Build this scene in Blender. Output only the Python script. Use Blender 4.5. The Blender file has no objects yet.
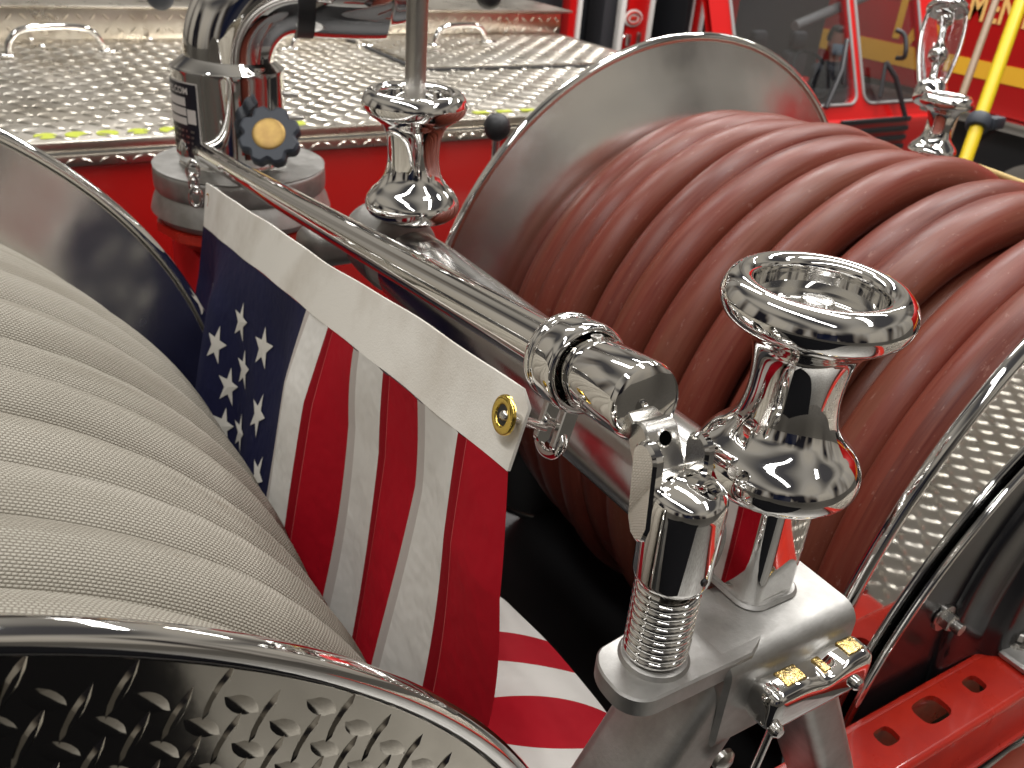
import bpy, bmesh, math, random
from mathutils import Vector, Matrix
R = random.Random(7)
PI = math.pi
sc = bpy.context.scene
COL = sc.collection
# ------------------------------------------------------------------ camera (origin of the world)
F = 900.0
def _n(v): return v.normalized()
cy = _n(Vector((-642, 554, F)))                      # reel axis (world Y) in camera coords right/up/fwd
cu = Vector((137, 1676, -F)); cu = _n(cu - cu.dot(cy) * cy)
cx = Vector((cy.y*cu.z - cy.z*cu.y, cy.z*cu.x - cy.x*cu.z, cy.x*cu.y - cy.y*cu.x))
if cx.x < 0: cx = -cx
RIGHT = Vector((cx.x, cy.x, cu.x)); UP = Vector((cx.y, cy.y, cu.y)); FWD = Vector((cx.z, cy.z, cu.z))
cam = bpy.data.objects.new('camera', bpy.data.cameras.new('camera')); COL.objects.link(cam)
cam.matrix_world = Matrix(((RIGHT.x, UP.x, -FWD.x, 0), (RIGHT.y, UP.y, -FWD.y, 0), (RIGHT.z, UP.z, -FWD.z, 0), (0, 0, 0, 1)))
cam.data.sensor_width = 36; cam.data.lens = F / 1024 * 36
cam.data.clip_start = 0.02; cam.data.clip_end = 200
cam.data.dof.use_dof = True; cam.data.dof.focus_distance = 0.52; cam.data.dof.aperture_fstop = 17
sc.camera = cam
def ray(px, py): return RIGHT * ((px-512)/F) + UP * ((384-py)/F) + FWD
def at_d(px, py, d): return ray(px, py) * d
def at_x(px, py, v): r = ray(px, py); return r * (v/r.x)
def at_y(px, py, v): r = ray(px, py); return r * (v/r.y)
def at_z(px, py, v): r = ray(px, py); return r * (v/r.z)
def at_pl(px, py, o, n): r = ray(px, py); return r * (o.dot(n)/r.dot(n))

# ------------------------------------------------------------------ materials
class NT:
    def __init__(s, tree): s.t = tree; s.n = tree.nodes; s.l = tree.links
    def node(s, typ, **kw):
        n = s.n.new(typ)
        for k, v in kw.items():
            if hasattr(n, k) and k not in ('Scale',): setattr(n, k, v)
        return n
    def put(s, sock, v):
        if isinstance(v, bpy.types.NodeSocket): s.l.new(v, sock)
        elif v is not None: sock.default_value = v
    def m(s, op, a, b=None, c=None):
        n = s.n.new('ShaderNodeMath'); n.operation = op
        s.put(n.inputs[0], a)
        if b is not None: s.put(n.inputs[1], b)
        if c is not None: s.put(n.inputs[2], c)
        return n.outputs[0]
    def noise(s, vec, scale, detail=3, rough=.5):
        n = s.n.new('ShaderNodeTexNoise'); n.inputs['Scale'].default_value = scale
        n.inputs['Detail'].default_value = detail; n.inputs['Roughness'].default_value = rough
        if vec is not None: s.l.new(vec, n.inputs['Vector'])
        return n.outputs['Fac']
    def mapping(s, vec, scale):
        n = s.n.new('ShaderNodeMapping'); n.inputs['Scale'].default_value = scale; s.l.new(vec, n.inputs['Vector'])
        return n.outputs[0]
    def ramp(s, fac, stops):
        n = s.n.new('ShaderNodeValToRGB'); s.l.new(fac, n.inputs[0]); e = n.color_ramp.elements
        while len(e) < len(stops): e.new(.5)
        for q, (p, c) in zip(e, stops): q.position = p; q.color = (*c, 1) if len(c) == 3 else c
        return n.outputs[0]
    def mix(s, f, a, b):
        n = s.n.new('ShaderNodeMix'); n.data_type = 'RGBA'
        s.put(n.inputs[0], f)
        for i, v in ((6, a), (7, b)):
            if isinstance(v, bpy.types.NodeSocket): s.l.new(v, n.inputs[i])
            else: n.inputs[i].default_value = (*v, 1) if len(v) == 3 else v
        return n.outputs[2]
def mat(name, col, rough=.5, metal=0., bump=None, col2=None, cscale=12, rvar=0., rscale=25, coat=0, spec=None, stretch=(1,1,1), trans=0, cst=(.35,.65), bstr=None):
    """Principled with procedural colour / roughness variation and an optional noise bump (scale, strength)."""
    m = bpy.data.materials.new(name); m.use_nodes = True; t = NT(m.node_tree); b = t.n['Principled BSDF']
    b.inputs['Base Color'].default_value = (*col, 1); b.inputs['Roughness'].default_value = rough; b.inputs['Metallic'].default_value = metal
    if spec is not None: b.inputs['Specular IOR Level'].default_value = spec
    if coat: b.inputs['Coat Weight'].default_value = coat; b.inputs['Coat Roughness'].default_value = .06
    if trans: b.inputs['Transmission Weight'].default_value = trans
    tc = t.n.new('ShaderNodeTexCoord'); ob = t.mapping(tc.outputs['Object'], stretch)
    if col2 is not None:
        t.l.new(t.ramp(t.noise(ob, cscale, 5, .6), [(cst[0], col), (cst[1], col2)]), b.inputs['Base Color'])
    if rvar:
        f = t.noise(ob, rscale, 4, .6)
        t.l.new(t.m('MAXIMUM', t.m('MULTIPLY_ADD', f, rvar*2, rough - rvar), .02), b.inputs['Roughness'])
    if bump:
        bn = t.n.new('ShaderNodeBump'); bn.inputs['Strength'].default_value = bump[1]; bn.inputs['Distance'].default_value = bump[2] if len(bump) > 2 else .002
        t.l.new(t.noise(ob, bump[0], 3, .6), bn.inputs['Height']); t.l.new(bn.outputs[0], b.inputs['Normal'])
    return m
M = {}
M['chrome'] = mat('chrome', (.86, .85, .83), .035, 1, rvar=.03, rscale=60)
M['tube'] = mat('polished_tube', (.87, .86, .83), .04, 1, rvar=.03, rscale=30, stretch=(1, .12, 1))
M['rail_tube'] = mat('brushed_tube', (.66, .65, .63), .2, 1, rvar=.1, rscale=26, bump=(60, .12, .001))
M['mirror'] = mat('polished_disc', (.82, .81, .79), .21, 1, rvar=.12, rscale=9, bump=(6, .4, .003))
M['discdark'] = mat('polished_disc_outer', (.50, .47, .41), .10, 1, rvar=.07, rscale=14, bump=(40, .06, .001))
M['disc_bright'] = mat('tread_disc', (.80, .80, .80), .035, 1, rvar=.03, rscale=16)
M['alu'] = mat('cast_aluminium', (.52, .51, .49), .50, 1, rvar=.14, rscale=40, bump=(240, .22, .001), col2=(.37, .36, .34), cscale=26)
M['deck'] = mat('tread_plate', (.74, .70, .63), .30, 1, rvar=.12, rscale=12, col2=(.58, .53, .45), cscale=7)
M['satin'] = mat('satin_nickel', (.74, .72, .68), .25, 1, rvar=.06)
M['steel'] = mat('steel', (.52, .5, .47), .3, 1, rvar=.1)
M['blackpaint'] = mat('black_paint', (.012, .012, .014), .22, 0, rvar=.06, bump=(30, .08, .001))
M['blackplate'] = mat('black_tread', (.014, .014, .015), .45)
M['void'] = mat('void_black', (.002, .002, .002), 1, spec=0)
M['slabblack'] = mat('added_slab_black', (.006, .006, .007), .95, spec=.05)  # black of the unseen slab added for dark reflections
M['rubber'] = mat('black_rubber', (.018, .018, .02), .5)
M['knob'] = mat('knob_plastic', (.035, .042, .055), .55)
M['bronze'] = mat('bronze', (.46, .30, .09), .45, .5, col2=(.36, .22, .07), cscale=60)
M['brass'] = mat('brass', (.85, .62, .15), .16, 1)
M['red'] = mat('red_enamel', (.50, .012, .010), .25, 0, coat=.6)
M['red_dark'] = mat('deep_red_enamel', (.40, .008, .012), .3, 0, coat=.4, rvar=.06)
M['rail_red'] = mat('rail_red', (.56, .028, .012), .3, 0, coat=.5, col2=(.44, .02, .012), cscale=18, rvar=.1)
M['truckred'] = mat('truck_red', (.50, .005, .005), .3, 0, coat=.3)
M['gold'] = mat('gold_band', (.80, .42, .03), .4)
M['goldtext'] = mat('gold_lettering', (.86, .50, .16), .4)
M['white'] = mat('white_paint', (.72, .70, .66), .4)
M['trim'] = mat('bright_trim', (.75, .73, .7), .2, 1)
M['lime'] = mat('lime_marker', (.50, .56, .06), .4)
M['canvas'] = mat('canvas_header', (.72, .69, .63), .9, 0, col2=(.50, .45, .38), cscale=11, bump=(600, .35, .0006), spec=.1, cst=(.45, .85))
M['flag_white'] = mat('flag_white', (.70, .68, .64), .75, 0, bump=(15, .8, .006), spec=.15)
M['flag_red'] = mat('flag_red', (.40, .004, .014), .7, 0, bump=(15, .8, .006), spec=.15)
M['flag_blue'] = mat('flag_blue', (.009, .010, .042), .7, 0, bump=(15, .8, .006), spec=.2)
M['flag_hem'] = mat('flag_white_hem', (.50, .45, .42), .8, 0, spec=.15)
M['flag_redhem'] = mat('flag_red_hem', (.27, .003, .010), .7, 0, spec=.15)
M['stitch'] = mat('flag_stitching', (.50, .10, .10), .8, 0, spec=.1)
M['star'] = mat('star_thread', (.66, .63, .57), .8)
M['label'] = mat('label_black', (.012, .012, .02), .35)
M['labelw'] = mat('label_white', (.66, .62, .58), .4)
M['asphalt'] = mat('hall_floor', (.14, .135, .125), .45, 0, col2=(.20, .19, .175), cscale=3)
M['gravel'] = mat('tan_aggregate', (.35, .26, .13), .9, 0, col2=(.10, .08, .05), cscale=120, bump=(120, .8, .004))
M['seat'] = mat('cab_seat', (.022, .022, .026), .7)
M['cabin'] = mat('cab_interior', (.012, .013, .016), .6)
M['skin'] = mat('skin', (.55, .30, .22), .5)
M['mask'] = mat('mask_blue', (.45, .70, .85), .8)
M['hair'] = mat('hair', (.03, .02, .015), .6)
M['jacket'] = mat('jacket', (.03, .035, .045), .8)
M['rope'] = mat('brown_pole', (.26, .17, .10), .5, 0)
M['yellow'] = mat('yellow_hose', (.74, .54, .01), .4)
M['cord'] = mat('pale_cord', (.62, .45, .18), .7)
M['amber'] = mat('amber_reflection', (.62, .42, .13), .22, 1, rvar=.12, rscale=200, bump=(260, .5, .002), col2=(.50, .40, .22), cscale=160)  # amber tint that paints a lamp's reflection on the chrome hood
# clear and tinted glass
def glass(name, col, rough=0., alpha=.2):
    m = bpy.data.materials.new(name); m.use_nodes = True; t = NT(m.node_tree); t.n.remove(t.n['Principled BSDF'])
    g = t.n.new('ShaderNodeBsdfGlossy'); g.inputs['Roughness'].default_value = .02; tr = t.n.new('ShaderNodeBsdfTransparent')
    tr.inputs[0].default_value = (*col, 1); mx = t.n.new('ShaderNodeMixShader'); fr = t.n.new('ShaderNodeFresnel'); fr.inputs[0].default_value = 1.5
    t.l.new(t.m('MULTIPLY', fr.outputs[0], .35), mx.inputs[0]); t.l.new(tr.outputs[0], mx.inputs[1]); t.l.new(g.outputs[0], mx.inputs[2])
    t.l.new(mx.outputs[0], t.n['Material Output'].inputs[0]); return m
M['glass'] = glass('cab_glass', (.82, .83, .84))
M['lantern_glass'] = glass('lantern_glass', (.90, .90, .90)); M['lantern_glass'].node_tree.nodes['Fresnel'].inputs[0].default_value = 2.2
M['seal'] = mat('window_seal', (.30, .30, .29), .5)
# rubber hose: weathered red rubber, long scuffs along the hose (UV: u metres along, v metres around)
def hose_red():
    m = bpy.data.materials.new('red_rubber_hose'); m.use_nodes = True; t = NT(m.node_tree); b = t.n['Principled BSDF']
    uv = t.n.new('ShaderNodeTexCoord').outputs['UV']
    big = t.noise(t.mapping(uv, (2.2, 9, 1)), 1, 4, .55); streak = t.noise(t.mapping(uv, (7, 190, 1)), 1, 5, .7)
    c = t.ramp(big, [(.28, (.075, .012, .008)), (.5, (.155, .027, .017)), (.72, (.135, .047, .026))])
    c = t.mix(t.m('MULTIPLY', t.m('GREATER_THAN', t.noise(t.mapping(uv, (45, 110, 1)), 1, 4, .8), .635), .55), c, (.30, .16, .13))
    c = t.mix(t.m('MULTIPLY', t.m('SUBTRACT', streak, .36), 1.15), c, (.27, .088, .052))
    t.l.new(c, b.inputs['Base Color']); b.inputs['Specular IOR Level'].default_value = .33
    t.l.new(t.m('MULTIPLY_ADD', streak, .42, .18), b.inputs['Roughness'])
    bn = t.n.new('ShaderNodeBump'); bn.inputs['Strength'].default_value = .25; bn.inputs['Distance'].default_value = .001
    t.l.new(t.noise(t.mapping(uv, (30, 200, 1)), 1, 4, .6), bn.inputs['Height']); t.l.new(bn.outputs[0], b.inputs['Normal'])
    return m
M['hose_red'] = hose_red()
# woven jacket: ribs of small stitches, twill offset from row to row
def hose_woven():
    m = bpy.data.materials.new('woven_hose_jacket'); m.use_nodes = True; t = NT(m.node_tree); b = t.n['Principled BSDF']
    tc = t.n.new('ShaderNodeTexCoord'); uv = tc.outputs['UV']
    wob = t.noise(t.mapping(uv, (20, 40, 1)), 1, 2, .5)
    sp = t.n.new('ShaderNodeSeparateXYZ'); t.l.new(uv, sp.inputs[0])
    a = t.m('ADD', t.m('MULTIPLY', sp.outputs[0], 1/.0027), t.m('MULTIPLY', wob, 1.2))
    c = t.m('MULTIPLY', sp.outputs[1], 1/.0022)
    row = t.m('FLOOR', c); off = t.m('MULTIPLY', row, .5)
    fa = t.m('ABSOLUTE', t.m('SINE', t.m('MULTIPLY', t.m('ADD', a, off), PI))); fb = t.m('ABSOLUTE', t.m('SINE', t.m('MULTIPLY', c, PI)))
    h = t.m('MULTIPLY', t.m('POWER', fa, .6), t.m('POWER', fb, .6))
    fib = t.noise(t.mapping(uv, (900, 1500, 1)), 1, 2, .6)
    hh = t.m('ADD', h, t.m('MULTIPLY', fib, .25))
    big = t.noise(t.mapping(uv, (3, 14, 1)), 1, 5, .6)
    col = t.ramp(big, [(.25, (.22, .20, .16)), (.5, (.38, .36, .305)), (.78, (.48, .455, .395))])
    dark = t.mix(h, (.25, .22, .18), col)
    st = t.m('GREATER_THAN', t.noise(t.mapping(uv, (25, 60, 1)), 1, 3, .7), .69)
    dark = t.mix(t.m('MULTIPLY', st, .30), dark, (.24, .19, .14))
    t.l.new(dark, b.inputs['Base Color']); b.inputs['Roughness'].default_value = .9; b.inputs['Specular IOR Level'].default_value = .12
    bn = t.n.new('ShaderNodeBump'); bn.inputs['Strength'].default_value = .9; bn.inputs['Distance'].default_value = .0010
    t.l.new(hh, bn.inputs['Height']); t.l.new(bn.outputs[0], b.inputs['Normal'])
    return m
M['hose_woven'] = hose_woven()

# ------------------------------------------------------------------ mesh helpers
class MB:
    def __init__(s): s.v = []; s.f = []; s.mi = []; s.uv = None
    def add(s, vs, fs, mi=0):
        o = len(s.v); s.v += [Vector(p) for p in vs]
        for f in fs: s.f.append([i+o for i in f]); s.mi.append(mi)
        return s
    def build(s, name, m, parent=None, smooth=35, loc=None, **tags):
        off = Vector((0, 0, 0)); p = parent
        while p is not None: off = off + Vector(p.location); p = p.parent
        if loc is not None: off = off + Vector(loc)
        me = bpy.data.meshes.new(name); me.from_pydata([tuple(p - off) for p in s.v], [], s.f)
        ms = m if isinstance(m, (list, tuple)) else [m]
        for q in ms: me.materials.append(q if not isinstance(q, str) else M[q])
        me.polygons.foreach_set('material_index', s.mi)
        if s.uv:
            ul = me.uv_layers.new(name='UVMap'); k = 0
            for fi, f in enumerate(s.f):
                for j in range(len(f)): ul.data[k].uv = s.uv[fi][j]; k += 1
        bm = bmesh.new(); bm.from_mesh(me)
        if not s.uv: bmesh.ops.recalc_face_normals(bm, faces=bm.faces)
        bm.to_mesh(me); bm.free()
        if smooth is not None:
            me.polygons.foreach_set('use_smooth', [True]*len(me.polygons))
            if smooth < 179: me.set_sharp_from_angle(angle=math.radians(smooth))
        me.update()
        o = bpy.data.objects.new(name, me); COL.objects.link(o)
        if loc is not None: o.location = loc
        if parent is not None: o.parent = parent
        for k, v in tags.items(): o[k] = v
        return o
def thing(name, loc, label, cat, group=None):
    o = bpy.data.objects.new(name, None); COL.objects.link(o); o.location = loc; o.empty_display_size = .05
    o['label'] = label; o['category'] = cat
    if group: o['group'] = group
    return o
def tag(o, label, cat, group=None):
    o['label'] = label; o['category'] = cat
    if group: o['group'] = group
    return o
def basis(d, ref=None):
    d = Vector(d).normalized(); r = Vector(ref) if ref is not None else (Vector((0, 0, 1)) if abs(d.z) < .9 else Vector((1, 0, 0)))
    a = (r - r.dot(d)*d).normalized(); return a, d.cross(a), d
def cr(P, k):                                         # Catmull-Rom through points of any dimension
    P = [tuple(p) for p in P]; out = []; n = len(P)
    for i in range(n-1):
        p0 = P[max(i-1, 0)]; p1 = P[i]; p2 = P[i+1]; p3 = P[min(i+2, n-1)]
        for j in range(k):
            t = j/k
            out.append(tuple(.5*(2*b + (c-a)*t + (2*a-5*b+4*c-d)*t*t + (3*b-a-3*c+d)*t**3) for a, b, c, d in zip(p0, p1, p2, p3)))
    out.append(P[-1]); return out
def tube(mb, pts, r, seg=16, cap=True, mi=0, ref=None):
    pts = [Vector(p) for p in pts]; n = len(pts); rs = r if isinstance(r, (list, tuple)) else [r]*n
    vs = []; fs = []; a = None
    for i, p in enumerate(pts):
        d = (pts[min(i+1, n-1)] - pts[max(i-1, 0)]).normalized()
        if a is None: a, b, _ = basis(d, ref)
        else:
            a = (a - a.dot(d)*d).normalized(); b = d.cross(a)
        for k in range(seg):
            t = 2*PI*k/seg; vs.append(p + (a*math.cos(t) + b*math.sin(t))*rs[i])
    for i in range(n-1):
        for k in range(seg): k2 = (k+1) % seg; fs.append([i*seg+k, i*seg+k2, (i+1)*seg+k2, (i+1)*seg+k])
    if cap: fs.append(list(range(seg))[::-1]); fs.append([(n-1)*seg+k for k in range(seg)])
    return mb.add(vs, fs, mi)
def lathe(mb, prof, o, d=(0, 0, 1), seg=48, mi=0, ref=None):
    """prof: (radius, height along d)."""
    a, b, d = basis(d, ref); o = Vector(o); vs = []; fs = []; idx = []
    for r, h in prof:
        if r < 1e-6: vs.append(o + d*h); idx.append([len(vs)-1]*seg)
        else:
            s0 = len(vs); idx.append(list(range(s0, s0+seg)))
            for k in range(seg): t = 2*PI*k/seg; vs.append(o + d*h + (a*math.cos(t) + b*math.sin(t))*r)
    for i in range(len(prof)-1):
        for k in range(seg):
            k2 = (k+1) % seg; q = [idx[i][k], idx[i][k2], idx[i+1][k2], idx[i+1][k]]; u = []
            for x in q:
                if x not in u: u.append(x)
            if len(u) > 2: fs.append(u)
    return mb.add(vs, fs, mi)
def box(mb, c, s, bev=0, rot=None, seg=2, mi=0):
    bm = bmesh.new(); bmesh.ops.create_cube(bm, size=1)
    for v in bm.verts: v.co = Vector((v.co.x*s[0], v.co.y*s[1], v.co.z*s[2]))
    if bev: bmesh.ops.bevel(bm, geom=bm.edges[:], offset=bev, segments=seg, affect='EDGES', profile=.5)
    bm.verts.index_update(); Mx = rot if rot is not None else Matrix.Identity(3)
    mb.add([Mx @ v.co + Vector(c) for v in bm.verts], [[v.index for v in f.verts] for f in bm.faces], mi); bm.free(); return mb
def axes(x, y, z): return Matrix(((x[0], y[0], z[0]), (x[1], y[1], z[1]), (x[2], y[2], z[2])))
def prism(mb, poly, o, e1, e2, n, h, mi=0, bev=0):
    """extrude a 2-D outline (in e1,e2) by h along n from o, with a small chamfer."""
    o = Vector(o); e1 = Vector(e1); e2 = Vector(e2); n = Vector(n); k = len(poly)
    if bev:
        cxm = sum(p[0] for p in poly)/k; cym = sum(p[1] for p in poly)/k; ins = []
        for i in range(k):
            p = Vector(poly[i]); a = (Vector(poly[i-1]) - p); b = (Vector(poly[(i+1) % k]) - p)
            q = (a.normalized() + b.normalized())
            if q.length < 1e-4: q = Vector((cxm, cym)) - p
            q.normalize()
            if q.dot(Vector((cxm, cym)) - p) < 0: q = -q
            ins.append(p + q*bev)
        lev = [(ins, 0), (poly, bev), (poly, h-bev), (ins, h)]
    else: lev = [(poly, 0), (poly, h)]
    vs = []; fs = []
    for pl, z in lev: vs += [o + e1*p[0] + e2*p[1] + n*z for p in pl]
    for L in range(len(lev)-1):
        for i in range(k): j = (i+1) % k; fs.append([L*k+i, L*k+j, (L+1)*k+j, (L+1)*k+i])
    fs.append(list(range(k))[::-1]); fs.append([(len(lev)-1)*k+i for i in range(k)])
    return mb.add(vs, fs, mi)
def rrect(w, h, r, n=6, cx=0, cy=0):
    out = []
    for sx, sy, a0 in ((1, 1, 0), (-1, 1, 90), (-1, -1, 180), (1, -1, 270)):
        for i in range(n+1):
            a = math.radians(a0 + 90*i/n); out.append((cx + sx*(w/2-r) + r*math.cos(a), cy + sy*(h/2-r) + r*math.sin(a)))
    return out
def lozenge(mb, p, e, w, n, L=.011, W=.0035, h=.0015, mi=0):
    """one raised tread bar: a narrow lens with a ridge."""
    p = Vector(p); e = Vector(e); w = Vector(w); n = Vector(n)
    base = [(L, 0), (.55*L, .75*W), (0, W), (-.55*L, .75*W), (-L, 0), (-.55*L, -.75*W), (0, -W), (.55*L, -.75*W)]
    top = [(.6*L, 0), (.25*L, .38*W), (-.25*L, .38*W), (-.6*L, 0), (-.25*L, -.38*W), (.25*L, -.38*W)]
    vs = [p + e*a + w*b - n*.0004 for a, b in base] + [p + e*a + w*b + n*h for a, b in top]
    fs = [[0, 1, 9, 8], [1, 2, 9], [2, 3, 10, 9], [3, 4, 11, 10], [4, 5, 12, 11], [5, 6, 12], [6, 7, 13, 12], [7, 0, 8, 13], [2, 10, 9], [8, 9, 10, 11, 12, 13]]
    fs = [f for f in fs if f != [2, 10, 9]] ; fs[2] = [2, 3, 10]; fs.insert(3, [3, 4, 11, 10]); fs.pop(4); fs.append([2, 10, 9]); fs[5] = [5, 6, 12]; 
    fs = [[0, 1, 9, 8], [1, 2, 9], [2, 10, 9], [2, 3, 10], [3, 4, 11, 10], [4, 5, 12, 11], [5, 6, 12], [6, 13, 12], [6, 7, 13], [7, 0, 8, 13], [8, 9, 10, 11, 12, 13]]
    mb.add(vs, fs, mi)
def text_mesh(txt, size, bold=0.):
    cu_ = bpy.data.curves.new('lettering', 'FONT'); cu_.body = txt; cu_.size = size; cu_.offset = bold; cu_.align_x = 'LEFT'
    o = bpy.data.objects.new('lettering', cu_); COL.objects.link(o); bpy.context.view_layer.update()
    dg = bpy.context.evaluated_depsgraph_get(); me = bpy.data.meshes.new_from_object(o.evaluated_get(dg))
    vs = [v.co.copy() for v in me.vertices]; fs = [list(p.vertices) for p in me.polygons]
    bpy.data.objects.remove(o); bpy.data.curves.remove(cu_); bpy.data.meshes.remove(me); return vs, fs

# ------------------------------------------------------------------ hose reels
ZR = -.604
def coil(mb, c, Rh, ys, rr, flat=1., seg=14, per=72, jit=.004, lay=.5, seed=1, uv0=0., dr=None, sway=0.):
    """a hose wound turn by turn: ys = axial place of each turn; continuous, stepping over within each turn."""
    rd = random.Random(seed); n = len(ys); N = (n-1)*per; vs = []; fs = []; uvs = []
    ph = [[rd.uniform(0, 2*PI) for _ in range(4)] for _ in range(2)]
    rad = dr + [dr[-1]] if dr else [rd.uniform(-jit, jit) for _ in range(n+1)]
    for i in range(N+1):
        t = i/per; k = min(int(t), n-2); f = t-k
        g = f*f*(3-2*f); g = g*(1-lay) + f*lay
        y = ys[k]*(1-g) + ys[k+1]*g
        th = -2*PI*t + PI*1.25
        r0 = Rh + rad[k]*(1-g) + rad[k+1]*g + jit*.5*math.sin(3.1*t*2 + ph[0][0]) + jit*.4*math.sin(5.3*t*2 + ph[0][1])
        y += jit*.55*math.sin(2.3*t*3 + ph[1][0]) + jit*.35*math.sin(7.1*t + ph[1][1])
        y += sway*(math.sin(PI*t + 1.0) + .55*math.sin(2.7*PI*t + .4))*min(1, t/1.2)*min(1, (n-1-t)/2)
        er = Vector((math.cos(th), 0, math.sin(th))); p = Vector((c[0], y, c[1])) + er*r0
        sw = 1 + .05*math.sin(4.4*t + ph[0][2]) + .03*math.sin(11*t + ph[1][2])
        for q in range(seg):
            a = 2*PI*q/seg; vs.append(p + er*(rr*flat*math.cos(a)) + Vector((0, 1, 0))*(rr*sw*math.sin(a)))
    for i in range(N):
        u0 = uv0 + i/per*2*PI*Rh; u1 = uv0 + (i+1)/per*2*PI*Rh
        for q in range(seg):
            q2 = (q+1) % seg; v0 = q/seg*2*PI*rr; v1 = (q+1)/seg*2*PI*rr
            fs.append([i*seg+q, (i+1)*seg+q, (i+1)*seg+q2, i*seg+q2]); uvs.append([(u0, v0), (u1, v0), (u1, v1), (u0, v1)])
    fs.append(list(range(seg))); uvs.append([(0, 0)]*seg); fs.append([N*seg+q for q in range(seg)][::-1]); uvs.append([(0, 0)]*seg)
    o = len(mb.v); mb.v += vs; mb.f += [[x+o for x in f] for f in fs]; mb.mi += [0]*len(fs); mb.uv = (mb.uv or []) + uvs
def flange_disc(mb, c, y, R_, thick, seg=160):
    lathe(mb, [(.035, 0), (R_*.5, 0), (R_, 0), (R_, thick), (R_*.5, thick), (.035, thick), (.035, 0)], (c[0], y, c[1]), (0, 1, 0), seg)
def rim(mb, c, y, R_, r, seg=220, k=20):
    prof = [(R_ + r*math.cos(2*PI*i/k), r*math.sin(2*PI*i/k)) for i in range(k+1)]
    lathe(mb, prof, (c[0], y, c[1]), (0, 1, 0), seg)
def treads(mb, c, y, r0, r1, ny, rot, pitch=.0195, **kw):
    n = Vector((0, ny, 0)); ca, sa = math.cos(rot), math.sin(rot); k = int(r1/pitch)+2
    E1 = Vector((ca, 0, sa)); E2 = Vector((-sa, 0, ca))
    for i in range(-k, k+1):
        for j in range(-k, k+1):
            p = E1*(i*pitch) + E2*(j*pitch); rr = math.hypot(p.x, p.z)
            if r0 < rr < r1:
                an = math.radians(63 if (i+j) % 2 else -58); a = E1*math.cos(an) + E2*math.sin(an); b = a.cross(n)
                lozenge(mb, Vector((c[0], y, c[1])) + p, a.normalized(), b.normalized(), n, **kw)
def dished(mb, c, y, R_, dep, thick=.004, seg=160):
    """flange whose outer band flares outward like a shallow dish (inner face towards -Y)."""
    pr = [(.035, -dep), (R_*.45, -dep), (R_*.58, -dep*.96), (R_*.68, -dep*.82), (R_*.80, -dep*.52), (R_*.92, -dep*.18), (R_, 0)]
    pr = cr(pr, 4); lathe(mb, pr + [(r_, h+thick) for r_, h in reversed(pr)] + [pr[0]], (c[0], y, c[1]), (0, 1, 0), seg)
# left reel
LC = (-.205, -.672); LR = .475; LYN, LYF = .275, 1.10
reel = thing('hose_reel', (LC[0], .68, LC[1]), 'polished reel holding the beige woven hose, its near disc of dark tread plate', 'hose reel')
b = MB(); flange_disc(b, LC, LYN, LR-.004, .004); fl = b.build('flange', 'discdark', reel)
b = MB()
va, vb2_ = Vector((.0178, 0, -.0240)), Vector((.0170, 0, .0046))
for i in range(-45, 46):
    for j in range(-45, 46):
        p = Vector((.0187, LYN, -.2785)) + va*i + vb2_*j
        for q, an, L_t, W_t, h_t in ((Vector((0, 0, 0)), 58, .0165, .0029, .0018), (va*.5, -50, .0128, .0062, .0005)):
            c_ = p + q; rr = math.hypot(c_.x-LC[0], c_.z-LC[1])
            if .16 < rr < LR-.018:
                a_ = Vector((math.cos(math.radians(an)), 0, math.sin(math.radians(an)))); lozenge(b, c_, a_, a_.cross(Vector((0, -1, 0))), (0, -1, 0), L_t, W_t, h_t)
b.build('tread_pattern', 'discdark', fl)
b = MB(); rim(b, LC, LYN+.001, LR, .0072); b.build('rim', 'chrome', fl)
b = MB(); dished(b, LC, LYF, LR-.004, .035); fl = b.build('flange', 'mirror', reel, smooth=60)
b = MB(); rim(b, LC, LYF+.002, LR, .0075); b.build('rim', 'chrome', fl)
b = MB(); lathe(b, [(0, LYN+.006), (.25, LYN+.006), (.25, LYF-.036), (0, LYF-.036)], (LC[0], 0, LC[1]), (0, 1, 0), 48); b.build('drum', 'steel', reel)
b = MB(); nL = 11; rL = .0385
ys = [LYN+.042 + (LYF-LYN-.125)*i/nL + (0, .007, -.005, .005, -.007, .005, .0, .007, -.004, .003, 0, 0)[i] for i in range(nL+1)]
coil(b, LC, .396, ys, rL, .78, seg=30, per=140, jit=.009, lay=.30, seed=5, dr=[.003, -.007, .006, -.004, .006, -.008, .003, .005, -.006, -.006, -.020, -.042])
coil(b, LC, .315, [y+.03 for y in ys[:-1]], rL, .9, seg=10, per=60, jit=.004, seed=6)
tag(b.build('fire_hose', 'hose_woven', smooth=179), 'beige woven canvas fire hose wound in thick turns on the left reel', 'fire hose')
# right reel
RC = (.983, -.604); RR = .434; RYN, RYF = .315, 1.05
reel = thing('hose_reel', (RC[0], .68, RC[1]), 'polished reel holding the red rubber hose, with a black bolted drive disc', 'hose reel')
b = MB(); flange_disc(b, RC, RYN, RR-.003, .004); fl = b.build('flange', 'disc_bright', reel)
b = MB(); rim(b, RC, RYN+.001, RR, .0068); b.build('rim', 'chrome', fl)
b = MB(); dished(b, RC, RYF, RR-.003, .055); fl = b.build('flange', 'mirror', reel, smooth=60)
b = MB(); rim(b, RC, RYF+.002, RR, .0065); b.build('rim', 'chrome', fl)
b = MB(); lathe(b, [(0, RYN+.006), (.24, RYN+.006), (.24, RYF-.056), (0, RYF-.056)], (RC[0], 0, RC[1]), (0, 1, 0), 48); b.build('drum', 'steel', reel)
DC = (1.017, -.727); DR = .4065
b = MB(); flange_disc(b, DC, .3075, DR-.002, .005); dd = b.build('drive_disc', 'blackpaint', reel)
b = MB(); rim(b, DC, .3085, DR, .0036); b.build('rim', 'chrome', dd)
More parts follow.
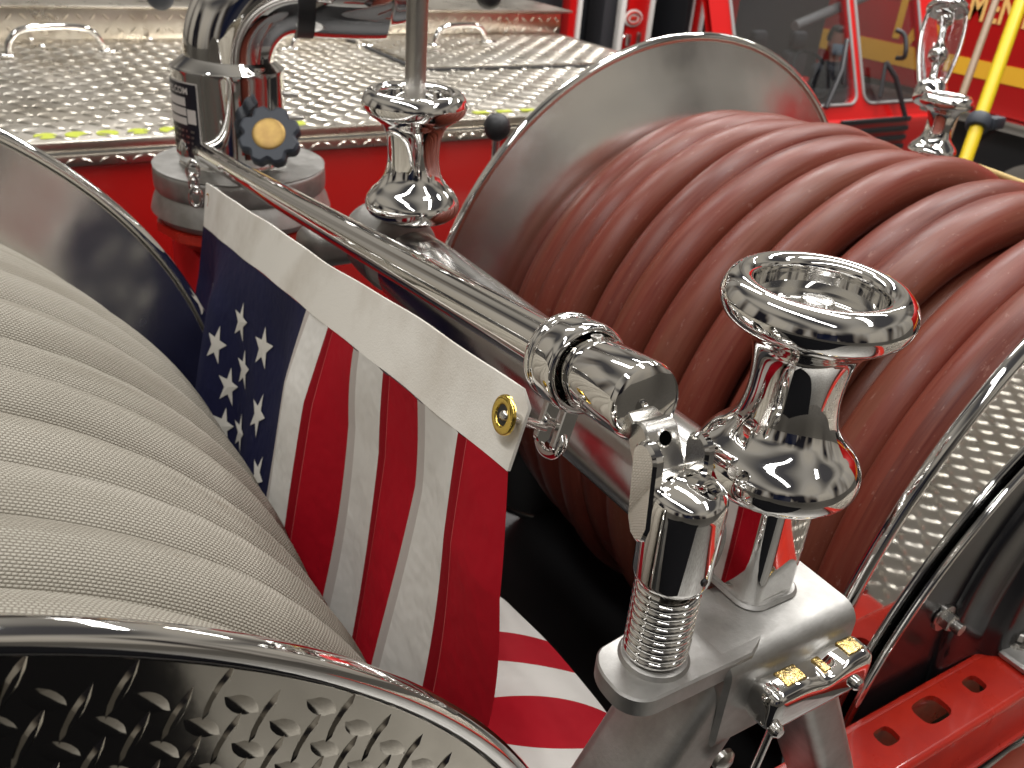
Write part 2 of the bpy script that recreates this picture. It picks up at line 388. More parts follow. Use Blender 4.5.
def hexbolt(mb, o, d, r=.009, h=.008, washer=True):
    d = Vector(d).normalized()
    if washer: lathe(mb, [(0, 0), (r*1.5, 0), (r*1.5, .0025), (0, .0025)], o, d, 28)
    lathe(mb, [(0, .002), (r*1.0, .002), (r*1.0, h), (r*.86, h+.0012), (0, h+.0012)], o, d, 6)
for px, py in ((943, 617),):
    p = at_y(px, py, .3075)
    b = MB(); hexbolt(b, p, (0, -1, 0), .0095, .010); lathe(b, [(0, 0), (.006, 0), (.006, .02), (0, .02)], p, (0, -1, 0), 16); b.build('bolt', 'steel', dd)
for a in (100, 215, 330):
    p = Vector((DC[0] + .31*math.cos(math.radians(a)), .3075, DC[1] + .31*math.sin(math.radians(a))))
    b = MB(); hexbolt(b, p, (0, -1, 0), .0095, .010); b.build('bolt', 'steel', dd)
for a in (152, 190, 240):
    p = Vector((DC[0] + .352*math.cos(math.radians(a)), .3073, DC[1] + .352*math.sin(math.radians(a))))
    b = MB(); lathe(b, [(.006, 0), (.0085, .0012), (.0085, .0022), (.006, .0026), (.006, 0)], p, (0, -1, 0), 24); b.build('eyelet', 'steel', dd)
b = MB(); lathe(b, cr([(.255, 0), (.252, .006), (.24, .009), (.20, .010), (.19, .014), (.18, .022), (.165, .026), (.12, .027), (0, .027)], 4), (RC[0], .3075, RC[1]), (0, -1, 0), 90); b.build('hub', 'blackpaint', reel)
b = MB(); rR = .0292
yR = [.360, .420, .486, .542, .602, .680, .738, .796, .850, .906, .950, .982, .994]
dR = [.005, -.005, .005, -.007, .005, .003, -.007, .006, -.005, -.004, -.012, -.028, -.055]
coil(b, RC, .3355, yR, rR, .98, seg=22, per=110, jit=.0068, lay=.9, seed=12, dr=dR, sway=.0068)
coil(b, RC, .283, [RYN+.05+.055*i for i in range(12)], rR, .98, seg=10, per=56, jit=.005, lay=.5, seed=13)
tag(b.build('fire_hose', 'hose_red', smooth=179), 'red brown rubber fire hose wound on the right reel', 'fire hose')

# ------------------------------------------------------------------ guide rollers
ROLL0 = [(0, -.012), (.020, -.0122), (.0335, -.012), (.0345, -.008), (.0352, -.003), (.038, -.0002), (.0435, .0008), (.0490, -.0025), (.0522, -.0085), (.0525, -.0125), (.0500, -.0185), (.0435, -.0235),
        (.0350, -.0290), (.0300, -.0360), (.0273, -.0450), (.0262, -.0560), (.0266, -.0670), (.0292, -.0780), (.0350, -.0870), (.0425, -.0940), (.0475, -.1010), (.0488, -.1080), (.0470, -.1135), (.0420, -.1175), (.030, -.1195), (0, -.1195)]
def roller(x, y, ztop, s, label, screw=True):
    t = thing('guide_roller', (x, y, ztop-.128*s), label, 'guide roller', 'chrome guide rollers')
    ROLL = [(q[0], q[1]*1.075) for q in ROLL0]
    pr = cr(ROLL[3:24], 5)
    pr = [(r*s, h*s) for r, h in ROLL[:3]] + [(r*s, h*s) for r, h in pr] + [(r*s, h*s) for r, h in ROLL[24:]]
    b = MB(); lathe(b, pr, (x, y, ztop), seg=96); b.build('flared_body', 'chrome', t, smooth=60)
    if screw:
        b = MB(); lathe(b, [(.0, -.0090*s), (.006*s, -.0090*s), (.0085*s, -.0100*s), (.0095*s, -.0126*s)], (x, y, ztop), seg=32); b.build('cap_screw', 'trim', t)
    return t
NX, NY, NZ = .3865, .288, -.1705
PZ = -.378
nr = roller(NX, NY, NZ, 1, 'large near chrome guide roller with an open flared top above the aluminium bracket')
b = MB(); prism(b, rrect(.043, .045, .011, 8, 0, 0), (NX+.003, NY-.001, PZ-.002), (1, 0, 0), (0, 1, 0), (0, 0, 1), NZ-.118-PZ+.002)
b.build('post', 'chrome', nr, smooth=40)
b = MB(); prism(b, rrect(.05, .052, .014, 8), (NX+.003, NY-.001, PZ-.001), (1, 0, 0), (0, 1, 0), (0, 0, 1), .004, bev=.0018); b.build('weld_collar', 'alu', nr)
fr_ = roller(.408, .825, -.182, 1, 'middle chrome guide roller with a thin steel rod standing in its top', screw=False)
b = MB(); lathe(b, [(0, 0), (.024, 0), (.026, .003), (.024, .018), (0, .018)], (.408, .825, -.316), seg=40); b.build('collar', 'steel', fr_)
tp = at_d(948, 97, 1.6)
tr_ = roller(tp.x, tp.y, tp.z+.003, .86, 'small far chrome guide roller beyond the red hose, in front of the yellow pipe', screw=False)
b = MB(); lathe(b, [(0, 0), (.02, 0), (.02, .2), (0, .2)], (tp.x, tp.y, tp.z-.30), seg=24); b.build('post', 'steel', tr_)
b = MB(); tube(b, [(.408, .825, -.196), (.409, .827, .12)], .0105, 20); tag(b.build('steel_rod', 'steel'), 'thin dull steel rod rising out of the middle guide roller', 'rod')

# ------------------------------------------------------------------ frame rail, bracket
TX, TZ, TR = .398, -.358, .041
rail = thing('frame_tube', (TX, .6, TZ), 'thick polished frame tube running under the flagpole between the two reels', 'frame tube')
b = MB(); tube(b, [(TX, .305, TZ), (TX, .40, TZ), (TX, .76, TZ), (TX, .80, TZ)], [TR, TR, TR, TR*.97], 64); b.build('pipe', 'rail_tube', rail, smooth=40)
b = MB(); lathe(b, cr([(.0, .075), (.026, .07), (.04, .05), (.044, .02), (.044, -.01), (.04, -.02), (0, -.022)], 4), (TX+.004, .855, TZ), (0, 1, 0), 40); b.build('end_casting', 'alu', rail, smooth=60)
b = MB(); box(b, (TX, .97, TZ-.03), (.13, .05, .05), .02, seg=4); b.build('rear_clamp', 'alu', rail)
brk = thing('support_bracket', (.36, .265, PZ-.2), 'dull aluminium bracket with splayed legs carrying the spring and near roller', 'bracket')
# top plate with rounded left end
pl = []
for a in range(0, 91, 10): pl.append((.268 + .016*math.cos(math.radians(180-a)) , .279 + .016*math.sin(math.radians(180-a))))
pl = [(.256 + .016*(1-math.cos(math.radians(a))), .262 + .022*math.sin(math.radians(a))) for a in range(0, 91, 9)] + [(.33, .292), (.36, .293), (.36, .245), (.345, .238)] + [(.274 - .018*math.sin(math.radians(a)), .238 + .018*(1-math.cos(math.radians(a))) + .0) for a in range(0, 91, 9)]
b = MB(); prism(b, pl, (0, 0, PZ-.0135), (1, 0, 0), (0, 1, 0), (0, 0, 1), .0135, bev=.0012); b.build('top_plate', 'alu', brk)
# folded head: rounded channel across the legs
hd = rrect(.064, .075, .013, 8)
b = MB(); prism(b, [(p[0]+.2665, p[1]-.0380) for p in hd], (.325, 0, PZ+.0006), (0, 1, 0), (0, 0, 1), (1, 0, 0), .113, bev=.003); 
b.build('folded_head', 'alu', brk)
def leg(p0, p1, w, dep):
    p0 = Vector(p0); p1 = Vector(p1); d = (p1-p0).normalized(); yv = Vector((0, 1, 0)); xv = d.cross(yv).normalized()*-1
    b = MB(); prism(b, rrect(w, dep, .009, 6), p0, xv, yv, d, (p1-p0).length); return b
leg((.350, .268, PZ-.03), at_y(585, 850, .262), .052, .058).build('leg', 'alu', brk)
leg((.414, .266, PZ-.045), at_y(850, 880, .262), .034, .056).build('leg', 'alu', brk)
b = MB(); p = at_y(722, 758, .232); lathe(b, [(0, .006), (.004, .0055), (.0075, .003), (.008, 0)], p, (0, -1, 0), 24); b.build('rivet', 'steel', brk)
# chrome hood on the head's front
b = MB(); pts = []; x0, x1 = at_y(760, 722, .222).x, at_y(862, 664, .222).x
N = 72; hz = at_y(808, 690, .222).z
vs = []; fs = []; K = 48
for i in range(N+1):
    u = i/N; x = x0 + (x1-x0)*u
    q = min(u, 1-u)/.10; end = 1 if q >= 1 else .55 + .45*math.sqrt(1-(1-q)**2)
    up_ = .0165 - .0052*math.exp(-((u-.52)/.15)**2)
    dp = .022*(.5 + .5*end)
    for k in range(K):
        a = 2*PI*k/K; ca, sa = math.cos(a), math.sin(a); e = .5
        X_ = math.copysign(abs(ca)**e, ca); Z_ = math.copysign(abs(sa)**e, sa)
        vs.append(Vector((x, .236 - dp*.5 + .5*dp*X_, hz + (up_ if Z_ > 0 else .014)*end*Z_)))
for i in range(N):
    for k in range(K): k2 = (k+1) % K; fs.append([i*K+k, i*K+k2, (i+1)*K+k2, (i+1)*K+k])
fs.append(list(range(K))); fs.append([N*K+k for k in range(K)])
b.add(vs, fs); hood = b.build('light_hood', 'chrome', brk, smooth=50)
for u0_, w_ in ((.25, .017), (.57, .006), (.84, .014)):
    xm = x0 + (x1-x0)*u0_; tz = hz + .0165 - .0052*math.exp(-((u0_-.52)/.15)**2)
    b = MB(); box(b, (xm, .2262, tz-.0002), (w_, .012, .0022), .0009, seg=3); b.build('amber_reflection', 'amber', hood)  # thin amber patches, a painted reflection of a yellow lamp
for px, py in ((777, 731), (857, 684)):
    p = at_y(px, py, .2125); b = MB(); lathe(b, [(0, .003), (.003, .0028), (.0045, .001), (.0047, -.003)], p, (0, -1, 0), 20); b.build('screw', 'trim', hood)
b = MB(); tube(b, [at_y(772, 728, .226), at_y(745, 790, .226)], .0026, 12); b.build('cable', 'trim', brk)

# ------------------------------------------------------------------ folding flagpole
SX, SY = .2915, .264
Pn = at_d(648, 404, .478); Pf = at_d(198, 150, 1.45); pd = (Pn-Pf).normalized()
pole = thing('flagpole', (SX, SY, PZ), 'shiny chrome flagpole folded down on a spring base, carrying the flag', 'flagpole')
L_ = (Pn-Pf).length
b = MB(); tube(b, [Pf, Pf + pd*L_*.5, Pn - pd*.05], [.0146, .0156, .0166], 64); b.build('tube', 'tube', pole, smooth=40)
cap_ = [(0, .0), (.018, .0), (.0212, -.0010), (.0225, -.0032), (.0228, -.0045), (.0228, -.058), (.0215, -.060), (.0166, -.060)]
b = MB(); lathe(b, cap_, Pn, pd, 64); b.build('ferrule', 'chrome', pole, smooth=40)
b = MB(); lathe(b, [(0, 0), (.0032, 0), (.0036, .0012), (.0022, .0013), (.0018, .0002)], Pn - pd*.05 + basis(pd)[0]*.0222, basis(pd)[0], 16); b.build('set_screw', 'steel', pole)
cc = Pn - pd*.070
b = MB(); lathe(b, cr([(.0168, -.016), (.0262, -.016), (.0280, -.0145), (.0284, -.012), (.0279, -.0102), (.0271, -.0096), (.0274, -.0070), (.0281, -.004), (.0284, .004), (.0283, .009), (.0275, .0125), (.0255, .0140), (.0234, .0135), (.0229, .010)], 3), cc, pd, 64); coll = b.build('collar', 'chrome', pole, smooth=45)
dn = Vector((0, 0, -1)) - RIGHT*.42; dn = (dn - dn.dot(pd)*pd).normalized(); sd = pd.cross(dn)
for s_ in (-1, 1):
    b = MB(); q = rrect(.0105, .034, .005, 6); prism(b, q, cc + dn*.0375 + pd*(s_*.0095 - .0025), sd, dn, pd, .005, bev=.0008)
    b.build('shackle_tab', 'chrome', coll)
gro = at_d(505, 415, .529)
lk = cc + dn*.0445
b = MB(); tube(b, [lk + dn*.004 + pd*(.0125*math.cos(2*PI*i/40)) + dn*(.0095*math.sin(2*PI*i/40)) for i in range(41)], .0029, 14, cap=False); b.build('ring', 'chrome', pole, smooth=60)
ro = (lk - pd*.0095 - gro).normalized()
b = MB(); tube(b, cr([gro + FWD*.008 + Vector((0, 0, -.004)), gro + FWD*.003 - Vector((0, 0, .001)), gro - FWD*.0045, gro - FWD*.0060 + ro*.007, gro*.4 + (lk - pd*.0095)*.6 - FWD*.0035, lk - pd*.0095], 7), .0031, 16); b.build('snap_link', 'satin', pole, smooth=60)
# hinge: lug with a pin hole between fork ears, cup and spring
hz_top = -.262
hx = Vector((pd.y, -pd.x, 0)).normalized()
if hx.x < 0: hx = -hx
hy = Vector((-hx.y, hx.x, 0)); Zv = Vector((0, 0, 1)); LK = Vector((SX, SY, hz_top))
xx = RIGHT.copy(); xx = Vector((xx.x, xx.y, 0)).normalized(); fwd = Vector((-xx.y, xx.x, 0))
lc = at_d(656, 449, .480); ld = (Zv*.86 + hy*.50).normalized(); lf = hx.cross(ld)
if lf.z < 0: lf = -lf
b = MB(); prism(b, rrect(.018, .034, .0078, 10), lc - hx*.0108, lf, ld, hx, .0216, bev=.0012); lug = b.build('hinge_lug', 'satin', pole, smooth=40)
b = MB(); lathe(b, [(.0040, .0012), (.0049, .0006), (.0051, -.0004)], lc + lf*.0088 + ld*.006, lf, 32); b.build('pin_hole_rim', 'satin', lug, smooth=60)
b = MB(); lathe(b, [(0, .0006), (.0042, .0006)], lc + lf*.0088 + ld*.006, lf, 32); b.build('pin_hole', 'void', lug)
prof = [(0, .006), (.008, .0055), (.015, .0034), (.0195, .0008), (.0212, -.0030), (.0216, -.008), (.0214, -.052), (.0206, -.0555), (.0190, -.057), (0, -.057)]
b = MB(); lathe(b, prof, (SX, SY, hz_top), seg=64); cup = b.build('cup', 'chrome', pole, smooth=40)
def ear(base, h, w, th, lean, name='fork_ear'):
    up = (Zv + hy*lean).normalized(); side = up.cross(hx).normalized(); pr = [(w/2*math.cos(PI*k/14), h - w/2 + w/2*math.sin(PI*k/14)) for k in range(15)] + [(-w/2*.96, -.020), (-w/2*.6, -.029), (0, -.032), (w/2*.6, -.029), (w/2*.96, -.020)]
    b = MB(); prism(b, pr, base, side, up, hx, th, bev=.0016); b.build(name, 'chrome', pole, smooth=40)
ear(LK - hx*.0232 + hy*.0105, .026, .0190, .0072, .10)
ear(LK + hx*.0108 + hy*.0105, .024, .0180, .0066, .10)
b = MB(); lathe(b, [(0, .0009), (.0021, .0009), (.0024, .0002), (.0024, -.002)], Vector((SX, SY, hz_top-.046)) + (xx*.62 - fwd*.78).normalized()*.0214, (xx*.62 - fwd*.78), 14); b.build('set_screw', 'rubber', pole)
b = MB(); turns = 9.6; pts = []
for i in range(int(turns*32)+1):
    t = i/32; pts.append(Vector((SX + .0162*math.cos(2*PI*t), SY + .0162*math.sin(2*PI*t), PZ+.0045 + t*.0052)))
tube(b, pts, .00272, 12); b.build('spring', 'chrome', pole, smooth=60)
b = MB(); lathe(b, [(0, 0), (.0115, 0), (.0115, .056), (0, .056)], (SX, SY, PZ), seg=32); b.build('spring_core', 'steel', pole)
b = MB(); lathe(b, [(.021, 0), (.0195, .0025), (.016, .004), (0, .004)], (SX, SY, PZ), seg=40); b.build('weld_bead', 'alu', pole)
# far end: ring finial and chain
b = MB(); lathe(b, cr([(0, -.036), (.014, -.042), (.025, -.034), (.029, -.022), (.022, -.012), (.027, -.006), (.030, .002), (.026, .010), (.0155, .014)], 4), Pf, pd, 40); b.build('finial', 'chrome', pole, smooth=60)
def link(mb, c, e1, e2, a, bq, r):
    tube(mb, [c + e1*(a*math.cos(2*PI*i/28)) + e2*(bq*math.sin(2*PI*i/28)) for i in range(29)], r, 10, cap=False)
b = MB()
for i, (px, py) in enumerate(((193, 171), (194, 184), (196, 197))):
    c = at_d(px, py, 1.32); e = RIGHT if i % 2 == 0 else (RIGHT*.35 + FWD*.9).normalized()
    link(b, c, e, Vector((0, 0, 1)), .0085, .0145, .0026)
b.build('chain', 'chrome', pole, smooth=60)

# ------------------------------------------------------------------ flag
T0, T1 = at_d(205, 183, 1.20), at_d(534, 396, .528)
S0, S1 = at_d(203, 226, 1.20), at_d(508, 471, .528)
flag = thing('flag', (T0+T1)*.5, 'stars and stripes cloth flag hanging from the folded flagpole between the reels', 'flag')
def wav(u, v): return .0016*math.sin(17*u + 1.1) * (1-.5*v) + .0007*math.sin(41*u)
def hdr(u, v):
    p = (T0.lerp(T1, u)).lerp(S0.lerp(S1, u), v); return p + Vector((wav(u, v)*.8, 0, .0012*math.sin(9*u)*(1-v)))
b = MB(); nu, nv = 70, 6; vs = []; fs = []
for i in range(nu+1):
    for j in range(nv+1):
        p = hdr(i/nu, j/nv)
        if i == nu and j == 0: p += Vector((-.001, .006, -.004))
        vs.append(p)
for i in range(nu):
    for j in range(nv): a = i*(nv+1)+j; fs.append([a, a+nv+1, a+nv+2, a+1])
hn = ((T1-T0).cross(S0-T0)).normalized()
if hn.x > 0: hn = -hn
b.add(vs, fs); b.add([p - hn*.0022 for p in vs], [f[::-1] for f in fs]); k = len(vs)
per = [i*(nv+1) for i in range(nu+1)] + [nu*(nv+1)+j for j in range(1, nv+1)] + [i*(nv+1)+nv for i in range(nu-1, -1, -1)] + [j for j in range(nv-1, 0, -1)]
for i in range(len(per)): a, c = per[i], per[(i+1) % len(per)]; b.f.append([a, c, c+k, a+k]); b.mi.append(0)
b.build('header', 'canvas', flag, smooth=60)
for (gp, nm) in ((gro, 'grommet'), (at_d(209, 201, 1.195), 'grommet')):
    b = MB(); g_ = gp + hn*.001; lathe(b, cr([(.0062, -.002), (.0062, .0005), (.0072, .0018), (.0095, .0020), (.0118, .0010), (.0124, -.001)], 3), g_, hn, 40)
    go = b.build(nm, 'brass', flag, smooth=60)
b = MB(); lathe(b, [(0, .0006), (.0063, .0006)], gro + hn*.001, hn, 24); b.build('grommet_hole', 'rubber', flag)
def sv(u, v):
    p = S0.lerp(S1, u); k = min(1, v/.07)
    tilt = -.235 + .17*max(0, (u-.5)/.5)
    x = tilt*v + k*(.010*math.sin(17*u + 5*v + .6) + .005*math.sin(31*u - 9*v) )
    y = k*(.004*math.sin(13*v + 4*u)) - .05*v*max(0, (u-.7)/.3) + .028*math.sin(min(v/.26, 1)*PI)*-max(0, (u-.9)/.1)
    fu = (u*13) % 1
    if u < 1 and u > 7.05/13 and fu < .14: x -= .0011
    return Vector((p.x + x, p.y + y, p.z - v))
VM = .52
us = []
for k in range(7): us += [(k + f)/13 for f in (0, .25, .5, .75)]
for k in range(7, 13): us += [(k + f)/13 for f in (0, .13, .16, .172, .4, .6, .8)]
us.append(1.0)
b = MB(); nv = 60; nu = len(us); vs = [sv(u, VM*j/nv) for u in us for j in range(nv+1)]; fs = []; mi = []
for i in range(nu-1):
    um = (us[i]+us[i+1])/2; k = int(um*13); fu_ = (um*13) % 1; hem = fu_ < .15; mm = 2 if k < 7 else 5 if (.155 < fu_ < .175 and k % 2 == 0) else ((4 if hem else 1) if k % 2 == 0 else (3 if hem else 0))
    for j in range(nv): a = i*(nv+1)+j; fs.append([a, a+nv+1, a+nv+2, a+1]); mi.append(mm)
b.v = vs; b.f = fs; b.mi = mi; b.build('cloth', ['flag_white', 'flag_red', 'flag_blue', 'flag_hem', 'flag_redhem', 'stitch'], flag, smooth=179)
# stars: raised embroidery following the cloth
def star(u, v, r, rot=0):
    o = sv(u, v); e1 = (sv(u+.004, v) - sv(u-.004, v)).normalized(); e2 = (sv(u, v-.004) - sv(u, v+.004)).normalized(); n = e1.cross(e2).normalized()
    if n.x > 0: n = -n
    vs = [o + n*.0026]
    for i in range(10):
        a = PI/2 + i*PI/5 + rot; q = r if i % 2 == 0 else r*.40
        pu = u + q*math.cos(a)*1/ (T1-T0).length; pv = v - q*math.sin(a)
        vs.append(sv(pu, max(pv, .001)) + n*.0012)
    b = MB(); b.add(vs, [[0, 1+i, 1+(i+1) % 10] for i in range(10)]); b.build('star', 'star', flag, smooth=20)
def find_uv(px, py):
    best = None
    for i in range(60):
        for j in range(60):
            u = i/59*.56; v = j/59*.5; p = sv(u, v); d = p.dot(FWD); q = (512 + F*p.dot(RIGHT)/d, 384 - F*p.dot(UP)/d); e = (q[0]-px)**2 + (q[1]-py)**2
            if best is None or e < best[0]: best = (e, u, v)
    return best[1], best[2]
for px, py in ((213, 300), (240, 322), (265, 347), (215, 346), (246, 370), (227, 388), (257, 417), (240, 434), (257, 477), (222, 428), (236, 470), (196, 318)):
    u, v = find_uv(px, py); star(u, v, .0245, R.uniform(-.12, .12))
# fold of the fly end lying between the reels
rows = [[(478, 592), (495, 594), (511, 606)], [(462, 631), (505, 632), (547, 641)], [(458, 660), (515, 662), (575, 673)], [(455, 704), (539, 696), (607, 713)], [(470, 735), (542, 748), (628, 745)], [(480, 790), (545, 800), (650, 800)]]
dep = [.80, .77, .74, .70, .665, .63]
b = MB(); vs = []; fs = []; mi = []; nC = 16; nS = 6; tot = (len(rows)-1)*nS
rr_ = [[Vector((*p, d)) for p in r] for r, d in zip(rows, dep)]
for c in range(nC+1):
    t = c/nC
    colp = []
    for r in rr_: colp.append(tuple(r[0]*((1-t)*(1-2*t)) + r[1]*(4*t*(1-t)) + r[2]*(t*(2*t-1))))
    for q in cr(colp, nS): vs.append(at_d(q[0], q[1], q[2] + .02*math.sin(t*PI)*-1))
nr_ = tot+1
for c in range(nC):
    for r in range(tot): a = c*nr_+r; fs.append([a, a+1, a+nr_+1, a+nr_]); mi.append((r//nS) % 2)
b.v = vs; b.f = fs; b.mi = mi; b.build('folded_fly', ['flag_white', 'flag_red'], flag, smooth=179)

# ------------------------------------------------------------------ truck body parts around
def plate_treads(mb, x0, x1, y0, y1, z, pitch=.041, L=.0275, W=.0080, h=.0028):
    i = 0; x = x0 + pitch/2
    while x < x1 - pitch*.3:
        j = 0; y = y0 + pitch/2
        while y < y1 - pitch*.3:
            s = 1 if (i+j) % 2 else -1; e = Vector((.7071, .7071*s, 0)); w = Vector((-.7071*s, .7071, 0))
            lozenge(mb, (x, y, z), e, w, (0, 0, 1), L, W, h); y += pitch; j += 1
        x += pitch; i += 1
ZD = -.478; YF = 1.86
def zxy(px, py): p = at_z(px, py, ZD); return p.x, p.y
deck = thing('deck_box', (.5, YF, ZD-.4), 'bright tread plate storage deck with hinged lids, lime markers and red front', 'storage deck')
xr = at_z(580, 42, ZD).x
y_gap = at_z(505, 68, ZD).y; x_gap = at_z(395, 61, ZD).x; y_step = at_z(90, 41, ZD).y; y_step2 = at_z(480, 34, ZD).y
y_step = (y_step + y_step2)/2
b = MB(); box(b, (xr/2-.4, (YF+y_step)/2+.1, ZD-.012), (xr+.8, y_step-YF+.2, .020), .003); plate_treads(b, -.4, xr-.4+.4, YF+.01, y_step, ZD-.002); b.build('deck_plate', 'deck', deck)
b = MB(); box(b, (xr/2-.4, YF-.006, ZD-.036), (xr+.8, .012, .022), .003); plate_e = b
for i in range(int((xr+.8)/.03)): lozenge(b, (-.79+.03*i, YF-.0125, ZD-.036), (.9, 0, .43 if i % 2 else -.43), (-.43 if i % 2 else .43, 0, .9), (0, -1, 0), .011, .003, .0015)
b.build('edge_trim', 'deck', deck)
b = MB(); box(b, (xr/2-.4, YF+.02, ZD-.35), (xr+.8, .04, .60), .004); b.build('front_panel', 'red', deck)
b = MB(); lw = xr - x_gap - .02; box(b, (x_gap+.02+lw/2, (y_gap+y_step)/2, ZD+.004), (lw-.01, y_step-y_gap-.012, .010), .003); plate_treads(b, x_gap+.03, xr-.01, y_gap+.01, y_step-.01, ZD+.0085); lid = b.build('lid', 'deck', deck)
b = MB(); box(b, (x_gap+.01, (y_gap+y_step)/2, ZD+.0008), (.018, y_step-y_gap, .004)); box(b, (x_gap+lw/2+.01, y_gap-.002, ZD+.0008), (lw+.02, .014, .004)); b.build('lid_gap', 'rubber', deck)
hstep = .085
xs = at_z(553, 34, ZD).x
b = MB(); box(b, (xs/2-.4, y_step+.5, ZD+hstep/2-.004), (xs+.8, 1.0, hstep), .004); plate_treads(b, -.4, xs, y_step+.02, y_step+.95, ZD+hstep-.005, pitch=.046, L=.024)
for i in range(int((xs+.4)/.036)):
    for j in range(2): lozenge(b, (-.35+.036*i, y_step-.0003, ZD+.022+.036*j), (.72, 0, .69 if (i+j) % 2 else -.69), (-.69 if (i+j) % 2 else .69, 0, .72), (0, -1, 0), .013, .004, .002)
b.build('raised_box', 'deck', deck)
b = MB(); box(b, (xs/2-.4, y_step+.49, ZD+hstep+.004), (xs+.86, 1.04, .008), .003); b.build('raised_lid', 'deck', deck)
def handle(p0, p1, h):
    b = MB(); d = p1-p0; pts = [p0 - d*.06 + Vector((0, 0, .003)), p0 + Vector((0, 0, .005)), p0 + d*.04 + Vector((0, 0, h*.55)), p0 + d*.18 + Vector((0, 0, h*.92)), p0 + d*.5 + Vector((0, 0, h)), p0 + d*.82 + Vector((0, 0, h*.92)), p0 + d*.96 + Vector((0, 0, h*.55)), p1 + Vector((0, 0, .005)), p1 + d*.06 + Vector((0, 0, .003))]
    tube(b, cr(pts, 6), .0085, 14)
    for p in (p0 - d*.06, p1 + d*.06): box(b, p + Vector((0, 0, .004)), (.055, .03, .008), .003)
    b.build('handle', 'chrome', deck, smooth=60)
handle(at_z(8, 57, ZD), at_z(104, 53, ZD), .07)
handle(at_z(434, 46, ZD+.01), at_z(485, 43, ZD+.01), .06)
handle(at_z(292, 50, ZD), at_z(360, 47, ZD), .05)
for k in range(9):
    b = MB(); px, py = 42 + 30*k, 130 - 2.2*k
    p = at_z(px, py, ZD); lathe(b, [(0, .0012), (.020, .0012), (.021, 0)], Vector((p.x, YF+.045, ZD-.001)), seg=24)
    b.build('reflective_marker', 'lime', deck)
for k in range(6):
    b = MB(); p = at_z(468 + 22*k, 107 - 1.6*k, ZD); box(b, (p.x, YF+.045, ZD+.0012), (.04, .02, .002)); b.build('reflective_marker', 'lime', deck)
for px, py in ((42, 46), (20, 25), (130, 24), (545, 35), (600, 30)):
    p = at_z(px, py, ZD); b = MB(); lathe(b, [(0, .006), (.006, .005), (.009, 0)], Vector((p.x, min(p.y, y_step-.02), ZD)), seg=12); b.build('rivet', 'trim', deck)
# dark lower floor of the body between the reels, side panel
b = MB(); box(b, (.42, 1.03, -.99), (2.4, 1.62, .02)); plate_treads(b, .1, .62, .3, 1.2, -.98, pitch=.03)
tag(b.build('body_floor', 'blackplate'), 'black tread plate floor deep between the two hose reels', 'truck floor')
b = MB(); box(b, (2.1, -.50, -1.06), (1.9, 1.5, .02)); plate_treads(b, 1.2, 3.0, -1.2, .24, -1.05, pitch=.034, L=.018, W=.006, h=.003)
tag(b.build('rear_step', 'deck'), 'bright tread plate step beside the right reel, seen mirrored in its near disc', 'step')
b = MB(); box(b, (.575, -.55, -1.06), (.83, 1.3, .02), .005); tag(b.build('added_plate', 'alu'), 'plain grey metal plate added out of view for the left disc to reflect', 'added_plate')  # added unseen plate, gives the left disc its grey reflection
b = MB(); box(b, (-.80, -.75, -1.05), (1.90, 1.7, .03), .006); tag(b.build('added_black_slab', 'slabblack'), 'black slab added out of view so the left disc reflects dark', 'step')  # added unseen slab, keeps reflections in the left disc and chrome dark
b = MB(); box(b, (1.10, -.42, -1.02), (.14, 1.4, .10), .02); tag(b.build('step_edge', 'rail_red'), 'red edge beam beside the bright tread plate step', 'beam')
# red pedestal under the water cannon
rc = at_d(240, 161, 1.50); RRr = .138
mon = thing('water_cannon', (rc.x, rc.y, rc.z-.12), 'chrome elbow water cannon on a round flange with a lobed knob', 'water cannon')
b = MB(); lathe(b, cr([(0, 0), (RRr-.012, 0), (RRr-.003, -.003), (RRr, -.010), (RRr, -.036), (RRr-.006, -.041)], 3), rc, seg=72); b.build('base_flange', 'alu', mon, smooth=40)
b = MB(); lathe(b, cr([(RRr-.008, -.041), (RRr-.002, -.044), (RRr-.002, -.086), (0, -.088)], 3), rc, seg=72); b.build('lower_flange', 'alu', mon, smooth=40)
b = MB(); lathe(b, [(RRr-.01, -.087), (RRr+.004, -.09), (RRr+.004, -.105), (RRr-.03, -.13), (0, -.13)], rc, seg=12); b.build('pedestal', 'rail_red', mon)
b = MB(); box(b, rc + Vector((0, .02, -.35)), (.20, .2, .44), .01); b.build('pedestal_column', 'red_dark', mon)
bc = at_d(233, 146, 1.50); bR = .086
bc.z = rc.z
b = MB(); lathe(b, cr([(0, 0), (bR-.004, 0), (bR, .006), (bR, .07), (bR+.002, .142), (bR+.001, .148), (bR-.012, .160), (bR-.020, .166)], 4), bc, seg=72); body = b.build('body', 'chrome', mon, smooth=50)
xd = Vector((1, -.25, 0)).normalized()
e0 = bc + Vector((.004, 0, .155)); Rb = .108; pr_ = .070
pts = [e0, e0 + Vector((0, 0, .005))] + [e0 + Vector((0, 0, .008)) + xd*(Rb*(1-math.cos(a))) + Vector((0, 0, Rb*math.sin(a))) for a in [PI/2*i/18 for i in range(19)]]
b = MB(); tube(b, pts, pr_, 48, ref=xd); b.build('elbow', 'chrome', mon, smooth=50)
e1_ = pts[-1]
b = MB(); lathe(b, [(pr_-.006, -.004), (pr_+.006, -.004), (pr_+.006, .022), (pr_-.006, .022)], e1_, xd, 48); b.build('black_collar', 'rubber', mon)
b = MB(); lathe(b, cr([(pr_-.004, .018), (pr_+.004, .024), (pr_+.004, .128), (pr_-.002, .138), (pr_-.016, .146), (pr_-.022, .17), (pr_-.034, .20), (0, .20)], 3), e1_, xd, 48); br = b.build('barrel', 'chrome', mon, smooth=50)
vdir = (-FWD + Vector((0, 0, .1))); vdir = (vdir - vdir.dot(xd)*xd).normalized()
